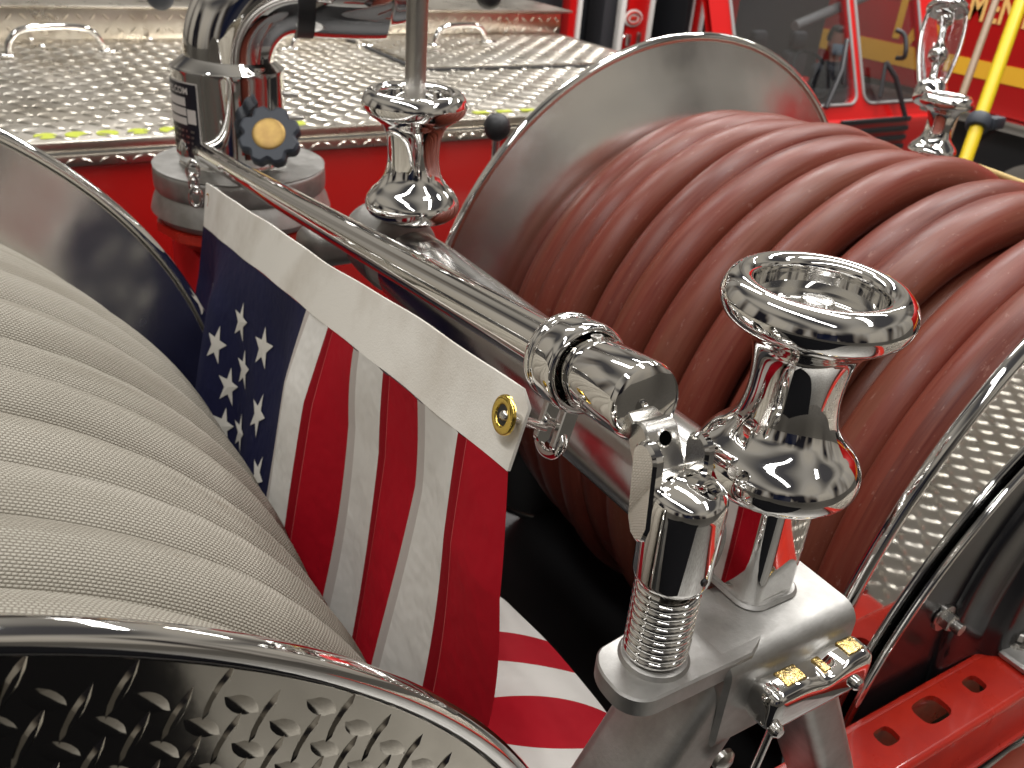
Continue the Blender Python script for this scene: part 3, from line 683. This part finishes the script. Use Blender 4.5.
for s_ in (.062, .100):
    b = MB(); lathe(b, [(0, .022), (.005, .022), (.006, .018), (.006, .006), (.009, .006), (.009, -.004)], e1_ + xd*s_ + (vdir*.72 - Vector((0, 0, .69)))*(pr_+.003), (vdir*.72 - Vector((0, 0, .69))), 14); b.build('bolt', 'chrome', mon)
b = MB(); box(b, e1_ + Vector((0, 0, .085)) + xd*.035 + vdir*.02, (.20, .07, .022), .010, rot=axes(xd, Vector((-xd.y, xd.x, 0)), (0, 0, 1)), seg=4); b.build('lever', 'steel', mon)
for px, py in ((291, 95), (297, 118)):
    p = at_d(px, py, 1.50); b = MB(); lathe(b, [(0, .012), (.004, .012), (.005, 0), (.003, -.03)], p, RIGHT, 12); b.build('stud', 'steel', mon)
# lobed knob with bronze cap
kc = at_d(270, 137, 1.385); kd = (-FWD*.95 + Vector((0, 0, .18)) + RIGHT*.10).normalized()
pk = []
for i in range(96):
    a = 2*PI*i/96; r = .0475 - .0085*((1 + math.cos(8*a))/2)**2.5; pk.append((r*math.cos(a), r*math.sin(a)))
a_, b_, d_ = basis(kd)
b = MB(); prism(b, pk, kc - kd*.014, a_, b_, kd, .026, bev=.004); kn = b.build('knob', 'knob', mon)
b = MB(); lathe(b, cr([(0, .0145), (.016, .0145), (.0235, .0135), (.0255, .0115)], 3), kc, kd, 40); b.build('cap', 'bronze', kn)
b = MB(); lathe(b, [(0, -.09), (.014, -.09), (.014, -.012), (0, -.012)], kc, kd, 24); b.build('stem', 'steel', kn)
# name plate wrapped on the body
vd = Vector((-FWD.x, -FWD.y, 0)).normalized(); lefta = math.atan2(vd.y, vd.x)
def cyl(u, v, off): a = lefta + u/bR; return bc + Vector((math.cos(a), math.sin(a), 0))*(bR+off) + Vector((0, 0, v))
def patch(mb, u0, u1, v0, v1, off, mi=0, n=12):
    vs = []; 
    for i in range(n+1):
        u = u0 + (u1-u0)*i/n; vs += [cyl(u, v0, off), cyl(u, v1, off)]
    mb.add(vs, [[2*i, 2*i+2, 2*i+3, 2*i+1] for i in range(n)], mi)
b = MB(); u0, u1 = -.105, -.022
patch(b, u0-.002, u1+.002, .016, .134, .0024, 1); patch(b, u0, u1, .018, .132, .0034, 0)
b_l = b
for (a0, a1, v0, v1) in ((.008, .062, .098, .111), (.008, .062, .083, .095), (.008, .062, .069, .080), (.064, .080, .072, .094)): patch(b, u0+a0, u0+a1, v0, v1, .0042, 1)
for k in range(4): 
    for q in range(7): patch(b, u0+.008+.010*q, u0+.015+.010*q-(k+q) % 3*.002, .058-.009*k, .0615-.009*k, .0042, 2, 2)
npl = b.build('name_plate', ['label', 'labelw', 'steel'], mon, smooth=60)
tv, tf = text_mesh('RIES.COM', .0165, .0003)
b = MB(); b.add([cyl(u0 + .010 + v.x*.82, .1165 + v.y*.85, .0044) for v in tv], tf); b.build('lettering', 'labelw', npl, smooth=None)
# ball levers
def lever(px, py, d, r, label, m='rubber', up=-1):
    p = at_d(px, py, d); t = thing('control_lever', p - Vector((0, 0, .12)), label, 'lever', 'black ball control levers')
    b = MB(); lathe(b, [(r*math.sin(PI*i/20), -r*math.cos(PI*i/20)) for i in range(21)], p, seg=32); b.build('ball_grip', m, t, smooth=179)
    b = MB(); tube(b, [p + Vector((0, .0, up*r*.8)), p + Vector((.006, .01, up*.16))], .0065, 12); b.build('stem', 'chrome', t)
lever(497, 127, 1.42, .0215, 'black ball lever beside the right reel, in front of the red panel')
lever(489, -4, 2.0, .029, 'black ball lever at the top edge above the tread plate lid handle', up=1)
lever(160, -4, 2.0, .030, 'dark ball lever at the top edge left of the water cannon', 'knob', up=1)

# ------------------------------------------------------------------ red rail, pillow block, lower bits at the right
ZB = -.640
yb = at_z(872, 720, ZB).y; yf = at_z(905, 768, ZB).y; yf = .246
railt = thing('frame_channel', (.75, (yb+yf)/2, ZB-.05), 'red slotted steel channel below the black drive disc', 'channel beam')
W_ = yb - yf; holes = [(at_z(889, 738, ZB), .012, .009, 0), (at_z(931, 709, ZB), .020, .013, 1), (at_z(969, 680, ZB), .012, .009, 0)]
# top web with real holes: built with a boolean-free grid of ring panels
b = MB(); xs_ = [.50]; 
hx = [h[0].x for h in holes]; cuts = [.45, (hx[0]+hx[1])/2 - .001, (hx[1]+hx[2])/2, hx[2]+.035, 1.35]
th = .006
def panel_with_hole(mb, xa, xb, hc, hw, hh):
    out = []; n = 10
    cx_, cy_ = hc.x, hc.y
    for i in range(n): out.append((xb, yf + W_*i/n))
    for i in range(n): out.append((xb + (xa-xb)*i/n, yb))
    for i in range(n): out.append((xa, yb - W_*i/n))
    for i in range(n): out.append((xa + (xb-xa)*i/n, yf))
    k = len(out); vs = []
    inn = []
    for p in out:
        a = math.atan2((p[1]-cy_)/W_, (p[0]-cx_)/(xb-xa)); ca, sa = math.cos(a), math.sin(a); e = .62
        inn.append((cx_ + hw*math.copysign(abs(ca)**e, ca), cy_ + hh*math.copysign(abs(sa)**e, sa)))
    for z in (ZB, ZB-th):
        vs += [Vector((p[0], p[1], z)) for p in out]; vs += [Vector((p[0], p[1], z)) for p in inn]
    fs = []
    for i in range(k):
        j = (i+1) % k; fs += [[i, j, k+j, k+i], [2*k+i, 3*k+i, 3*k+j, 2*k+j], [k+i, k+j, 3*k+j, 3*k+i]]
    mb.add(vs, fs)
for i, h in enumerate(holes): panel_with_hole(b, cuts[i], cuts[i+1], Vector((h[0].x, (yb+yf)/2+.004, 0)), h[1]*.95, h[2])
box(b, ((cuts[3]+cuts[4])/2, (yb+yf)/2, ZB-th/2), (cuts[4]-cuts[3], W_, th))
b.build('top_web', 'rail_red', railt)
b = MB()
vs = []; n = 6; xs0, xs1 = .45, 1.35
prof2 = [(yf, ZB)] + [(yf - .006*math.sin(PI/2*i/n), ZB - .006*(1-math.cos(PI/2*i/n))) for i in range(1, n+1)] + [(yf-.006, ZB-.055), (yf-.009, ZB-.061), (yf-.035, ZB-.062), (yf-.035, ZB-.068), (yf-.003, ZB-.067), (yf+.000, ZB-.06), (yf, ZB-.007)]
k = len(prof2); vs = [Vector((x, p[0], p[1])) for x in (xs0, xs1) for p in prof2]; fs = [[i, (i+1) % k, k+(i+1) % k, k+i] for i in range(k)] + [list(range(k)), [k+i for i in range(k)][::-1]]
b.add(vs, fs); b.build('front_flange', 'rail_red', railt, smooth=40)
b = MB(); box(b, (.9, yb+.003, ZB-.035), (.9, .006, .07), .001); b.build('rear_flange', 'rail_red', railt)
# pillow block plate
mc = at_z(1008, 640, ZB+.008)
pb = thing('bearing_mount', (mc.x+.05, mc.y, ZB), 'grey steel bearing mount bolted on the red channel', 'bearing mount')
xa = at_z(987, 650, ZB).x
b = MB(); prism(b, rrect(.17, W_+.004, .013, 6), (xa+.085, (yb+yf)/2-.000, ZB+.0006), (1, 0, 0), (0, 1, 0), (0, 0, 1), .009, bev=.0025); b.build('foot_plate', 'alu', pb)
bp = at_z(1016, 638, ZB+.012); 
b = MB(); lathe(b, [(0, 0), (.0155, 0), (.0155, .003), (.009, .0032), (0, .0032)], (bp.x, bp.y, ZB+.0097), seg=32); hexbolt(b, Vector((bp.x, bp.y, ZB+.0125)), (0, 0, 1), .0095, .010, False); b.build('bolt', 'steel', pb)
b = MB(); lathe(b, [(0, -.02), (.05, -.02), (.055, -.012), (.055, .012), (.05, .02), (0, .02)], (RC[0], (yb+yf)/2, RC[1]), (0, 1, 0), 48); b.build('bearing_housing', 'alu', pb)
# lower right corner: tan tread strip, chrome bar and dark hose
b = MB(); g = at_z(960, 745, -.80); box(b, (g.x+.25, g.y-.02, -.81), (.7, .16, .02)); b.build('walkway', 'gravel', kind='structure')
b = MB(); p0, p1 = at_d(952, 795, .72), at_d(1045, 728, .84); tube(b, [p0, p1], .0065, 24); tag(b.build('grab_bar', 'tube'), 'shiny round bar crossing the bottom right corner', 'bar')
b = MB(); p0, p1 = at_d(985, 800, .70), at_d(1050, 752, .80); tube(b, [p0, p0.lerp(p1, .5) + Vector((0, 0, .01)), p1], .014, 24); tag(b.build('hose_end', 'hose_red'), 'brown rubber hose piece in the bottom right corner', 'hose')

# ------------------------------------------------------------------ things beyond the right reel
# bright loop handle
la0, la1 = at_d(931, 88, 1.9), at_d(949, 4, 1.9); ldir = (la1-la0).normalized(); LH = (la1-la0).length
lp = thing('lantern', la0, 'clear glass and chrome lantern fitting standing behind the small far roller', 'lantern')
b = MB(); gl = cr([(.020, .012), (.030, .03), (.036, .07), (.040, .12), (.040, .15), (.030, LH-.012)], 5); lathe(b, gl, la0, ldir, 40); b.build('glass_globe', 'lantern_glass', lp, smooth=60)
b = MB(); lathe(b, cr([(0, LH+.010), (.022, LH+.008), (.040, LH-.004), (.043, LH-.014), (.036, LH-.020), (.0, LH-.021)], 4), la0, ldir, 40); b.build('cap', 'chrome', lp, smooth=60)
b = MB(); lathe(b, cr([(0, -.03), (.030, -.03), (.032, 0), (.022, .014), (.010, .02), (.009, .05), (.018, .062), (.020, .075), (.012, .09), (.008, .10), (.008, LH-.05), (.016, LH-.04), (.016, LH-.025), (0, LH-.02)], 4), la0, ldir, 36); b.build('stem', 'chrome', lp, smooth=60)
b = MB()
for sg in (-1, 1): tube(b, cr([la0 + RIGHT*sg*.026 + ldir*.008, la0 + RIGHT*sg*.040 + ldir*.07, la0 + RIGHT*sg*.044 + ldir*.13, la0 + RIGHT*sg*.038 + ldir*(LH-.012)], 6), .0045, 10)
b.build('guard_wires', 'chrome', lp, smooth=60)
# yellow ribbed pipe with a clamp
yp = thing('yellow_pipe', at_d(968, 160, 2.2), 'yellow ribbed pipe leaning up past the far roller', 'pipe')
a0, a1 = at_d(962, 170, 2.2), at_d(1032, -30, 2.35); N = 150
b = MB(); tube(b, [a0.lerp(a1, i/N) for i in range(N+1)], [.0150 + (.0020 if i % 2 else 0) for i in range(N+1)], 20); b.build('ribbed_pipe', 'yellow', yp, smooth=60)
cl_ = a0.lerp(a1, .225); b = MB(); lathe(b, cr([(.014, -.020), (.026, -.017), (.030, 0), (.026, .017), (.014, .020)], 3), cl_, (a1-a0), 28); box(b, cl_ + RIGHT*.04, (.05, .03, .03), .006); b.build('clamp', 'knob', yp)
b = MB(); tube(b, [at_d(940, 158, 2.4), at_d(1003, -20, 2.6)], .0105, 14); tag(b.build('thin_pole', 'rope'), 'thin brown pole leaning beside the yellow pipe', 'pole')
b = MB(); tube(b, [at_d(966, 163, 1.28), at_d(995, 173, 1.26), at_d(1040, 190, 1.22)], .0045, 12); tag(b.build('cord', 'cord'), 'pale yellow cord lying across the top of the red hose', 'cord')

# right engine: side parallel to the reels
ex = 5.0
eng = thing('fire_engine', (ex+.1, 2.4, -2.6), 'red fire engine at far right with yellow stripe and gold lettering on its side', 'fire engine')
def sidept(px, py): return at_x(px, py, ex)
ztop = .6; zb = (sidept(1000, 118).z + sidept(930, 100).z)/2
zb = sidept(1005, 119).z
yL = sidept(938, 60).y
b = MB(); box(b, (ex+1.0, yL-2.0, (ztop+zb)/2), (2.0, 4.0, ztop-zb), .03); b.build('body', 'truckred', eng)
s0, s1 = sidept(985, 60).z, sidept(985, 78).z
s0 = sidept(950, 54).z; s1 = sidept(1000, 83).z
b = MB(); box(b, (ex-.001, yL-2.0, (s0+s1)/2), (.006, 3.9, s0-s1)); b.build('stripe', 'gold', eng)
b = MB(); box(b, (ex+.9, yL-2.0, zb-.03), (1.9, 4.0, .06), .01); b.build('sill', 'trim', eng)
b = MB(); box(b, (ex+1.0, yL-2.0, zb-.35), (1.7, 3.9, .58)); b.build('undercarriage', 'rubber', eng)
mt = sidept(966, 18); mt2 = sidept(1014, 28)
tv, tf = text_mesh('MENT', .25, .005); wM = max(v.x for v in text_mesh('MEN', .25, .005)[0])
b = MB(); b.add([Vector((ex-.006, mt.y - v.x*(mt.y-mt2.y)/wM, mt.z + v.y*.80)) for v in tv], tf); b.build('lettering', 'goldtext', eng, smooth=None)
for yw in (yL-.75, yL-3.0):
    b = MB(); lathe(b, cr([(.25, -.13), (.42, -.14), (.5, -.10), (.5, .10), (.42, .14), (.25, .13)], 3), (ex+.2, yw, zb-.45), (1, 0, 0), 40); wh = b.build('wheel', 'rubber', eng)
    b = MB(); lathe(b, [(0, -.10), (.2, -.10), (.26, -.13), (.26, .1), (0, .1)], (ex+.2, yw, zb-.45), (1, 0, 0), 32); b.build('rim', 'steel', wh)
# engine facing us with the divided windscreen
O = at_y(860, 60, 4.9); tl = Vector((0, .42, .91)).normalized(); NN = Vector((0, -.91, .42)).normalized()
def ws(px, py, off=0): return at_pl(px, py, O + NN*off, NN)
def uvp(px, py): p = ws(px, py) - O; return p.x, p.dot(tl)
def wpt(u, v, off=0): return O + Vector((u, 0, 0)) + tl*v + NN*off
cab = thing('fire_engine', (O.x, O.y+1, -2.6), 'red fire engine cab with divided windscreen and wipers behind the right reel', 'fire engine')
uL0, vb = uvp(735, 96); uP0, _ = uvp(857, 104); uP1, vb2 = uvp(864, 104); uR1, _ = uvp(926, 98)
vb = (uvp(830, 107)[1] + uvp(890, 101)[1])/2; vt = uvp(800, -45)[1]; vb_b = uvp(860, 160)[1]
uL0 = uvp(733, 30)[0]; uO = uvp(712, 30)[0]; uE = uvp(940, 60)[0]
def frame_panel(mb, wins, u0, u1, v0, v1, th):
    """flat panel with rounded window openings, split in vertical strips."""
    for (a0, a1, w0, w1, c0, c1, r) in wins:
        out = []; n = 8
        for i in range(n): out.append((c1, v0 + (v1-v0)*i/n))
        for i in range(n): out.append((c1 + (c0-c1)*i/n, v1))
        for i in range(n): out.append((c0, v1 - (v1-v0)*i/n))
        for i in range(n): out.append((c0 + (c1-c0)*i/n, v0))
        mu, mv = (a0+a1)/2, (w0+w1)/2; hw, hh = (a1-a0)/2, (w1-w0)/2; inn = []
        for p in out:
            a = math.atan2((p[1]-mv)/hh, (p[0]-mu)/hw); ca, sa = math.cos(a), math.sin(a); e = .22
            inn.append((mu + hw*math.copysign(abs(ca)**e, ca), mv + hh*math.copysign(abs(sa)**e, sa)))
        k = len(out); vs = []
        for z in (0, -th): vs += [wpt(*p, z) for p in out] + [wpt(*p, z) for p in inn]
        fs = []
        for i in range(k):
            j = (i+1) % k; fs += [[i, j, k+j, k+i], [2*k+i, 3*k+i, 3*k+j, 2*k+j], [k+i, k+j, 3*k+j, 3*k+i]]
        mb.add(vs, fs)
wins = [(uL0, uP0, vb, vt, uO, (uP0+uP1)/2, .05), (uP1, uR1, vb, vt, (uP0+uP1)/2, uE, .05)]
b = MB(); frame_panel(b, wins, uO, uE, vb-.12, vt+.15, .06); b.build('windscreen_frame', 'truckred', cab)
for (a0, a1, w0, w1, *_r) in wins:
    b = MB(); prism(b, rrect(a1-a0+.02, w1-w0+.02, .08, 5, (a0+a1)/2, (w0+w1)/2), wpt(0, 0, -.04), (1, 0, 0), tl, NN, .008); wn = b.build('windscreen', 'glass', cab)
    q = [wpt(p[0], p[1], .004) for p in rrect(a1-a0, w1-w0, .09, 5, (a0+a1)/2, (w0+w1)/2)]
    b = MB(); tube(b, q + [q[0]], .012, 8, cap=False); b.build('window_trim', 'seal', wn)
c = wpt((uO+uE)/2, vb-.12); 
b = MB(); box(b, (c.x, c.y+.95, c.z-.55), (uE-uO, 2.0, 1.12), .05); b.build('cab_body', 'truckred', cab)
b = MB(); g0, g1 = at_y(842, 118, c.y-.06), at_y(905, 134, c.y-.06)
for i in range(5): box(b, ((g0.x+g1.x)/2, c.y-.065, g0.z-.04-.075*i), (abs(g1.x-g0.x), .03, .04), .008)
b.build('grille', 'rubber', cab)
b = MB(); box(b, (c.x, c.y+.55, c.z+.05), (uE-uO-.1, .8, .10), .03); b.build('dashboard', 'cabin', cab)
for px in (752, 792):
    p = at_y(px, 62, c.y+1.5); b = MB(); box(b, p + Vector((0, 0, -.2)), (.30, .14, .62), .06); box(b, p + Vector((0, -.02, .20)), (.18, .10, .16), .04); b.build('seat', 'seat', cab)
b = MB(); p = at_y(812, 75, c.y+.35); lathe(b, [(.20 + .016*math.cos(2*PI*i/10), .016*math.sin(2*PI*i/10)) for i in range(11)], p, (0, -.8, .6), 36); b.build('steering_wheel', 'rubber', cab)
b = MB(); tube(b, [at_y(795, 26, c.y+.5), at_y(870, -6, c.y+.5)], .04, 12); b.build('roof_rail', 'seal', cab)
p = at_y(768, 20, c.y+2.1); b = MB(); box(b, p, (1.6, .08, 2.2), .02); b.build('rear_wall', 'cabin', cab)
b = MB(); t_ = wpt((uO+uE)/2, vt+.2)
box(b, (t_.x-1.05, t_.y+.9, (t_.z+c.z)/2), (.06, 1.4, t_.z-c.z), .02); b.build('side_pillar', 'cabin', cab)
def wiper(p0, p1, p2, p3):
    b = MB(); tube(b, [ws(*p0, .06), ws(*p1, .09), ws(*p2, .05)], .020, 8); tube(b, [ws(*p2, .05).lerp(ws(*p3, .03), 0), ws(*p3, .03)], .016, 8); b.build('wiper', 'rubber', cab)
wiper((906, 120), (896, 78), (886, 62), (880, 98)); wiper((826, 108), (842, 70), (847, 40), (843, 84))
b = MB(); tube(b, cr([ws(896, 30, .25), ws(905, 36, .3), ws(905, 56, .3), ws(897, 58, .2)], 5), .018, 10); b.build('mirror_arm', 'rubber', cab)
# person wearing a mask, seen through the windscreen
pp = at_d(838, 42, (O.y+.55)/ray(838, 42).y)
pers = thing('person', pp - Vector((0, 0, .75)), 'person in a light blue face mask and dark jacket behind the windscreen', 'person')
prof = [(.0, .125), (.035, .12), (.062, .10), (.076, .06), (.079, .02), (.074, -.03), (.062, -.075), (.045, -.105), (.048, -.135), (.060, -.155), (.12, -.17), (.19, -.20), (.205, -.26), (.185, -.40), (.17, -.60), (.17, -.75), (0, -.75)]
b = MB(); prs = cr(prof, 3); vs = []; fs = []; seg = 28
for r, h in prs:
    for k in range(seg):
        a = 2*PI*k/seg; rx = r; ry = r*(1.12 if h > -.12 else .62); nose = 0
        if abs(h+.005) < .03 and math.sin(a) < -.96: nose = .018
        vs.append(pp + Vector((rx*math.cos(a), ry*math.sin(a) - nose, h)))
for i in range(len(prs)-1):
    for k in range(seg): k2 = (k+1) % seg; fs.append([i*seg+k, i*seg+k2, (i+1)*seg+k2, (i+1)*seg+k])
b.add(vs, fs); b.build('body', 'skin', pers, smooth=179)
def shell(h0, h1, a0, a1, g, name, m):
    b = MB(); vs = []; fs = []; sel = [(r, h) for r, h in cr(prof, 6) if h1 <= h <= h0]; n = 24
    for r, h in sel:
        for k in range(n+1):
            a = a0 + (a1-a0)*k/n; ry = 1.12 if h > -.12 else .62; vs.append(pp + Vector(((r+g)*math.cos(a), (r*ry+g)*math.sin(a), h + (g if h > .1 else 0))))
    for i in range(len(sel)-1):
        for k in range(n): q = i*(n+1)+k; fs.append([q, q+1, q+n+2, q+n+1])
    b.add(vs, fs); b.build(name, m, pers, smooth=179)
shell(.0, -.10, -PI*.92, -PI*.08, .012, 'face_mask', 'mask')
shell(.126, .0, PI*.02, PI*.98, .012, 'hair', 'hair'); shell(.126, .085, 0, 2*PI, .010, 'hair', 'hair'); shell(-.15, -.75, 0, 2*PI, .012, 'jacket', 'jacket')
# engine added further back to stand in for the windscreen's reflection
bx_ = at_d(870, 45, 9.5).x
refl_eng = thing('fire_engine', (bx_+1, 6, -2.6), 'red and yellow striped fire engine standing in for a reflection in the cab windscreen', 'fire engine')
def bp_(px, py): return at_x(px, py, bx_)
bya, byb = bp_(818, 40).y, bp_(960, 60).y
zt_, zl_ = .5, bp_(870, 78).z
b = MB(); box(b, (bx_+1, (bya+byb)/2, (zt_+zl_)/2), (2, bya-byb, zt_-zl_), .03); b.build('body', 'truckred', refl_eng)
s0, s1 = bp_(865, 37).z, bp_(865, 58).z
b = MB(); box(b, (bx_-.002, (bya+byb)/2, (s0+s1)/2), (.008, bya-byb-.05, s0-s1)); b.build('stripe', 'gold', refl_eng)
b = MB(); box(b, (bx_+1, (bya+byb)/2, zl_-.3), (1.9, bya-byb, .6)); b.build('undercarriage', 'steel', refl_eng)
for ch, px, py in (('T', 884, 24), ('A', 903, 40), ('N', 915, 43)):
    tv, tf = text_mesh(ch, .62, .01); q0 = bp_(px, py)
    b = MB(); b.add([Vector((bx_-.01, q0.y - v.x*1.0, q0.z - .1 + v.y)) for v in tv], tf); b.build('lettering', 'gold', refl_eng, smooth=None)
# engine at the back left: open lockers, white edged red posts
yb_ = 5.6
la = thing('fire_engine', (3.6, yb_+.5, -2.6), 'red fire engine with open dark lockers and white edged posts behind the deck', 'fire engine')
def bk(px, py, o=0): return at_y(px, py, yb_+o)
def post(px0, px1, m, name, o=0, tilt=12, parent=la, d=.1):
    p0, p1 = bk(px0, 45, o), bk(px1, 45, o); zt, zl2 = .3, -2.0; c = (p0+p1)*.5; dx = Vector((0, 0, 1))
    b = MB(); box(b, (c.x, c.y+d/2, (zt+zl2)/2), (abs(p1.x-p0.x), d, zt-zl2), .01); return b.build(name, m, parent)
b = MB(); p0, p1 = bk(548, 30), bk(735, 30); box(b, ((p0.x+p1.x)/2, yb_+.55, -.9), (p1.x-p0.x, .5, 2.6), .01); b.build('locker', 'cabin', la)
for a_0, a_1 in ((566, 574), (624, 645), (690, 696), (716, 732)): post(a_0, a_1, 'truckred', 'post')
for a_0, a_1 in ((575, 579), (617, 622), (646, 650), (686, 689), (697, 700)): post(a_0, a_1, 'white', 'edge_strip', -.02, d=.06)
post(600, 613, 'seat', 'hanging_gear', .05, d=.2); post(701, 714, 'trim', 'hanging_gear', .1); 
ov = bk(633, 18, -.01); e1v, e2v = Vector((1, 0, 0)), Vector((0, 0, 1))
b = MB(); vs = [ov + Vector((.085*math.cos(2*PI*i/32), -.004, .06*math.sin(2*PI*i/32))) for i in range(32)]; b.add(vs + [ov + Vector((0, -.008, 0))], [[i, (i+1) % 32, 32] for i in range(32)]); em = b.build('oval_emblem', 'white', la)
b = MB(); tube(b, [ov + Vector((.06*math.cos(2*PI*i/32), -.012, .04*math.sin(2*PI*i/32))) for i in range(33)], .008, 8, cap=False); box(b, ov + Vector((0, -.012, 0)), (.06, .01, .03), .005); b.build('emblem_ring', 'rail_red', em)
for px, py in ((628, 40), (638, 38)):
    p = bk(px, py, -.02); b = MB(); box(b, p, (.04, .03, .09), .012); b.build('latch', 'trim', la)
# ground of the hall
b = MB(); b.add([(-60, -60, -2.6), (60, -60, -2.6), (60, 60, -2.6), (-60, 60, -2.6)], [[0, 1, 2, 3]]); b.build('ground', 'asphalt', kind='structure')

# ------------------------------------------------------------------ hall light: ceiling lamps and dim surroundings
def lamp(x, y, z, sx, sy, power, col=(1, .985, .965), aim=None):
    l = bpy.data.lights.new('ceiling_lamp', 'AREA'); l.shape = 'RECTANGLE'; l.size = sx; l.size_y = sy; l.energy = power; l.color = col
    o = bpy.data.objects.new('ceiling_lamp', l); COL.objects.link(o); o.location = (x, y, z)
    if aim is not None: o.rotation_euler = (Vector(aim) - Vector((x, y, z))).to_track_quat('-Z', 'Y').to_euler()
    return o
lamp(-.9, .5, 2.5, .3, 2.4, 38); lamp(1.3, 1.1, 2.5, .3, 2.4, 46); lamp(3.2, 2.4, 2.6, .3, 2.4, 44); lamp(.6, 3.6, 2.6, .3, 2.4, 44); lamp(-1.0, -1.6, 2.5, .3, 2.4, 14); lamp(1.8, -1.2, 2.5, .3, 2.4, 22)
lamp(4.0, 1.2, 3.2, .3, 2.4, 100, aim=(5.6, 3.2, -1)); lamp(6.5, 3.2, 3.2, .3, 2.4, 115, aim=(7, 5.5, -1)); lamp(8.2, 5.5, 3.2, .3, 2.4, 300, aim=(10, 6, -1)); lamp(3.4, 4.2, 3.0, .3, 2.0, 60)
w = bpy.data.worlds.new('World'); sc.world = w; w.use_nodes = True; t = NT(w.node_tree)
g = t.n.new('ShaderNodeTexCoord').outputs['Generated']; sp = t.n.new('ShaderNodeSeparateXYZ'); t.l.new(g, sp.inputs[0]); dx_, dy_, dz_ = sp.outputs
zr = t.m('MULTIPLY_ADD', dz_, .5, .5)
base = t.ramp(zr, [(0, (.04, .038, .036)), (.36, (.14, .13, .12)), (.46, (.30, .28, .25)), (.52, (.44, .41, .37)), (.62, (.52, .49, .45)), (.74, (.50, .475, .44)), (1, (.55, .53, .50))])
hl = t.m('SQRT', t.m('ADD', t.m('MULTIPLY', dx_, dx_), t.m('MULTIPLY', dy_, dy_)))
cb = t.n.new('ShaderNodeCombineXYZ'); t.l.new(t.m('DIVIDE', dx_, hl), cb.inputs[0]); t.l.new(t.m('DIVIDE', dy_, hl), cb.inputs[1]); t.l.new(t.m('MULTIPLY', dz_, .25), cb.inputs[2])
ns = t.noise(cb.outputs[0], 2.6, 2, .5)
pat = t.ramp(ns, [(.40, (.04, .04, .055)), (.46, (.5, .46, .42)), (.52, (1, .98, .95)), (.60, (1.25, 1.2, 1.1))])
uu = t.m('DIVIDE', dx_, t.m('MAXIMUM', dz_, .12)); vv = t.m('DIVIDE', dy_, t.m('MAXIMUM', dz_, .12))
beam = t.m('ADD', t.m('SINE', t.m('MULTIPLY_ADD', uu, 4.2, .7)), t.m('MULTIPLY', t.m('SINE', t.m('MULTIPLY', vv, 2.3)), .8))
bpat = t.ramp(t.m('MULTIPLY_ADD', beam, .25, .5), [(.22, (.20, .20, .22)), (.40, (.55, .53, .50)), (.58, (1, .97, .92)), (.8, (1.2, 1.15, 1.05))])
pat = t.mix(t.ramp(dz_, [(.30, (0, 0, 0)), (.45, (1, 1, 1))]), pat, bpat)
mm_ = t.n.new('ShaderNodeMix'); mm_.data_type = 'RGBA'; mm_.blend_type = 'MULTIPLY'; mm_.inputs[0].default_value = 1; t.l.new(base, mm_.inputs[6]); t.l.new(pat, mm_.inputs[7])
hv = Vector((-FWD.x, -FWD.y, 0)).normalized()
dt = t.m('ADD', t.m('MULTIPLY', dx_, hv.x), t.m('MULTIPLY', dy_, hv.y))
fig = t.m('MULTIPLY', t.m('GREATER_THAN', t.m('DIVIDE', dt, hl), .982), t.m('MULTIPLY', t.m('LESS_THAN', dz_, .30), t.m('GREATER_THAN', dz_, -.8)))
colw = t.mix(t.m('MULTIPLY', fig, .92), mm_.outputs[2], (.010, .014, .035))
t.l.new(colw, t.n['Background'].inputs[0]); t.n['Background'].inputs[1].default_value = .46

vs_ = sc.view_settings; vs_.view_transform = 'Standard'; vs_.look = 'None'; vs_.exposure = .28; vs_.gamma = 1; vs_.use_curve_mapping = False
sc.render.engine = 'CYCLES'; sc.cycles.use_denoising = True
sc.cycles.max_bounces = 10; sc.cycles.glossy_bounces = 6; sc.cycles.transparent_max_bounces = 12; sc.cycles.sample_clamp_indirect = 8
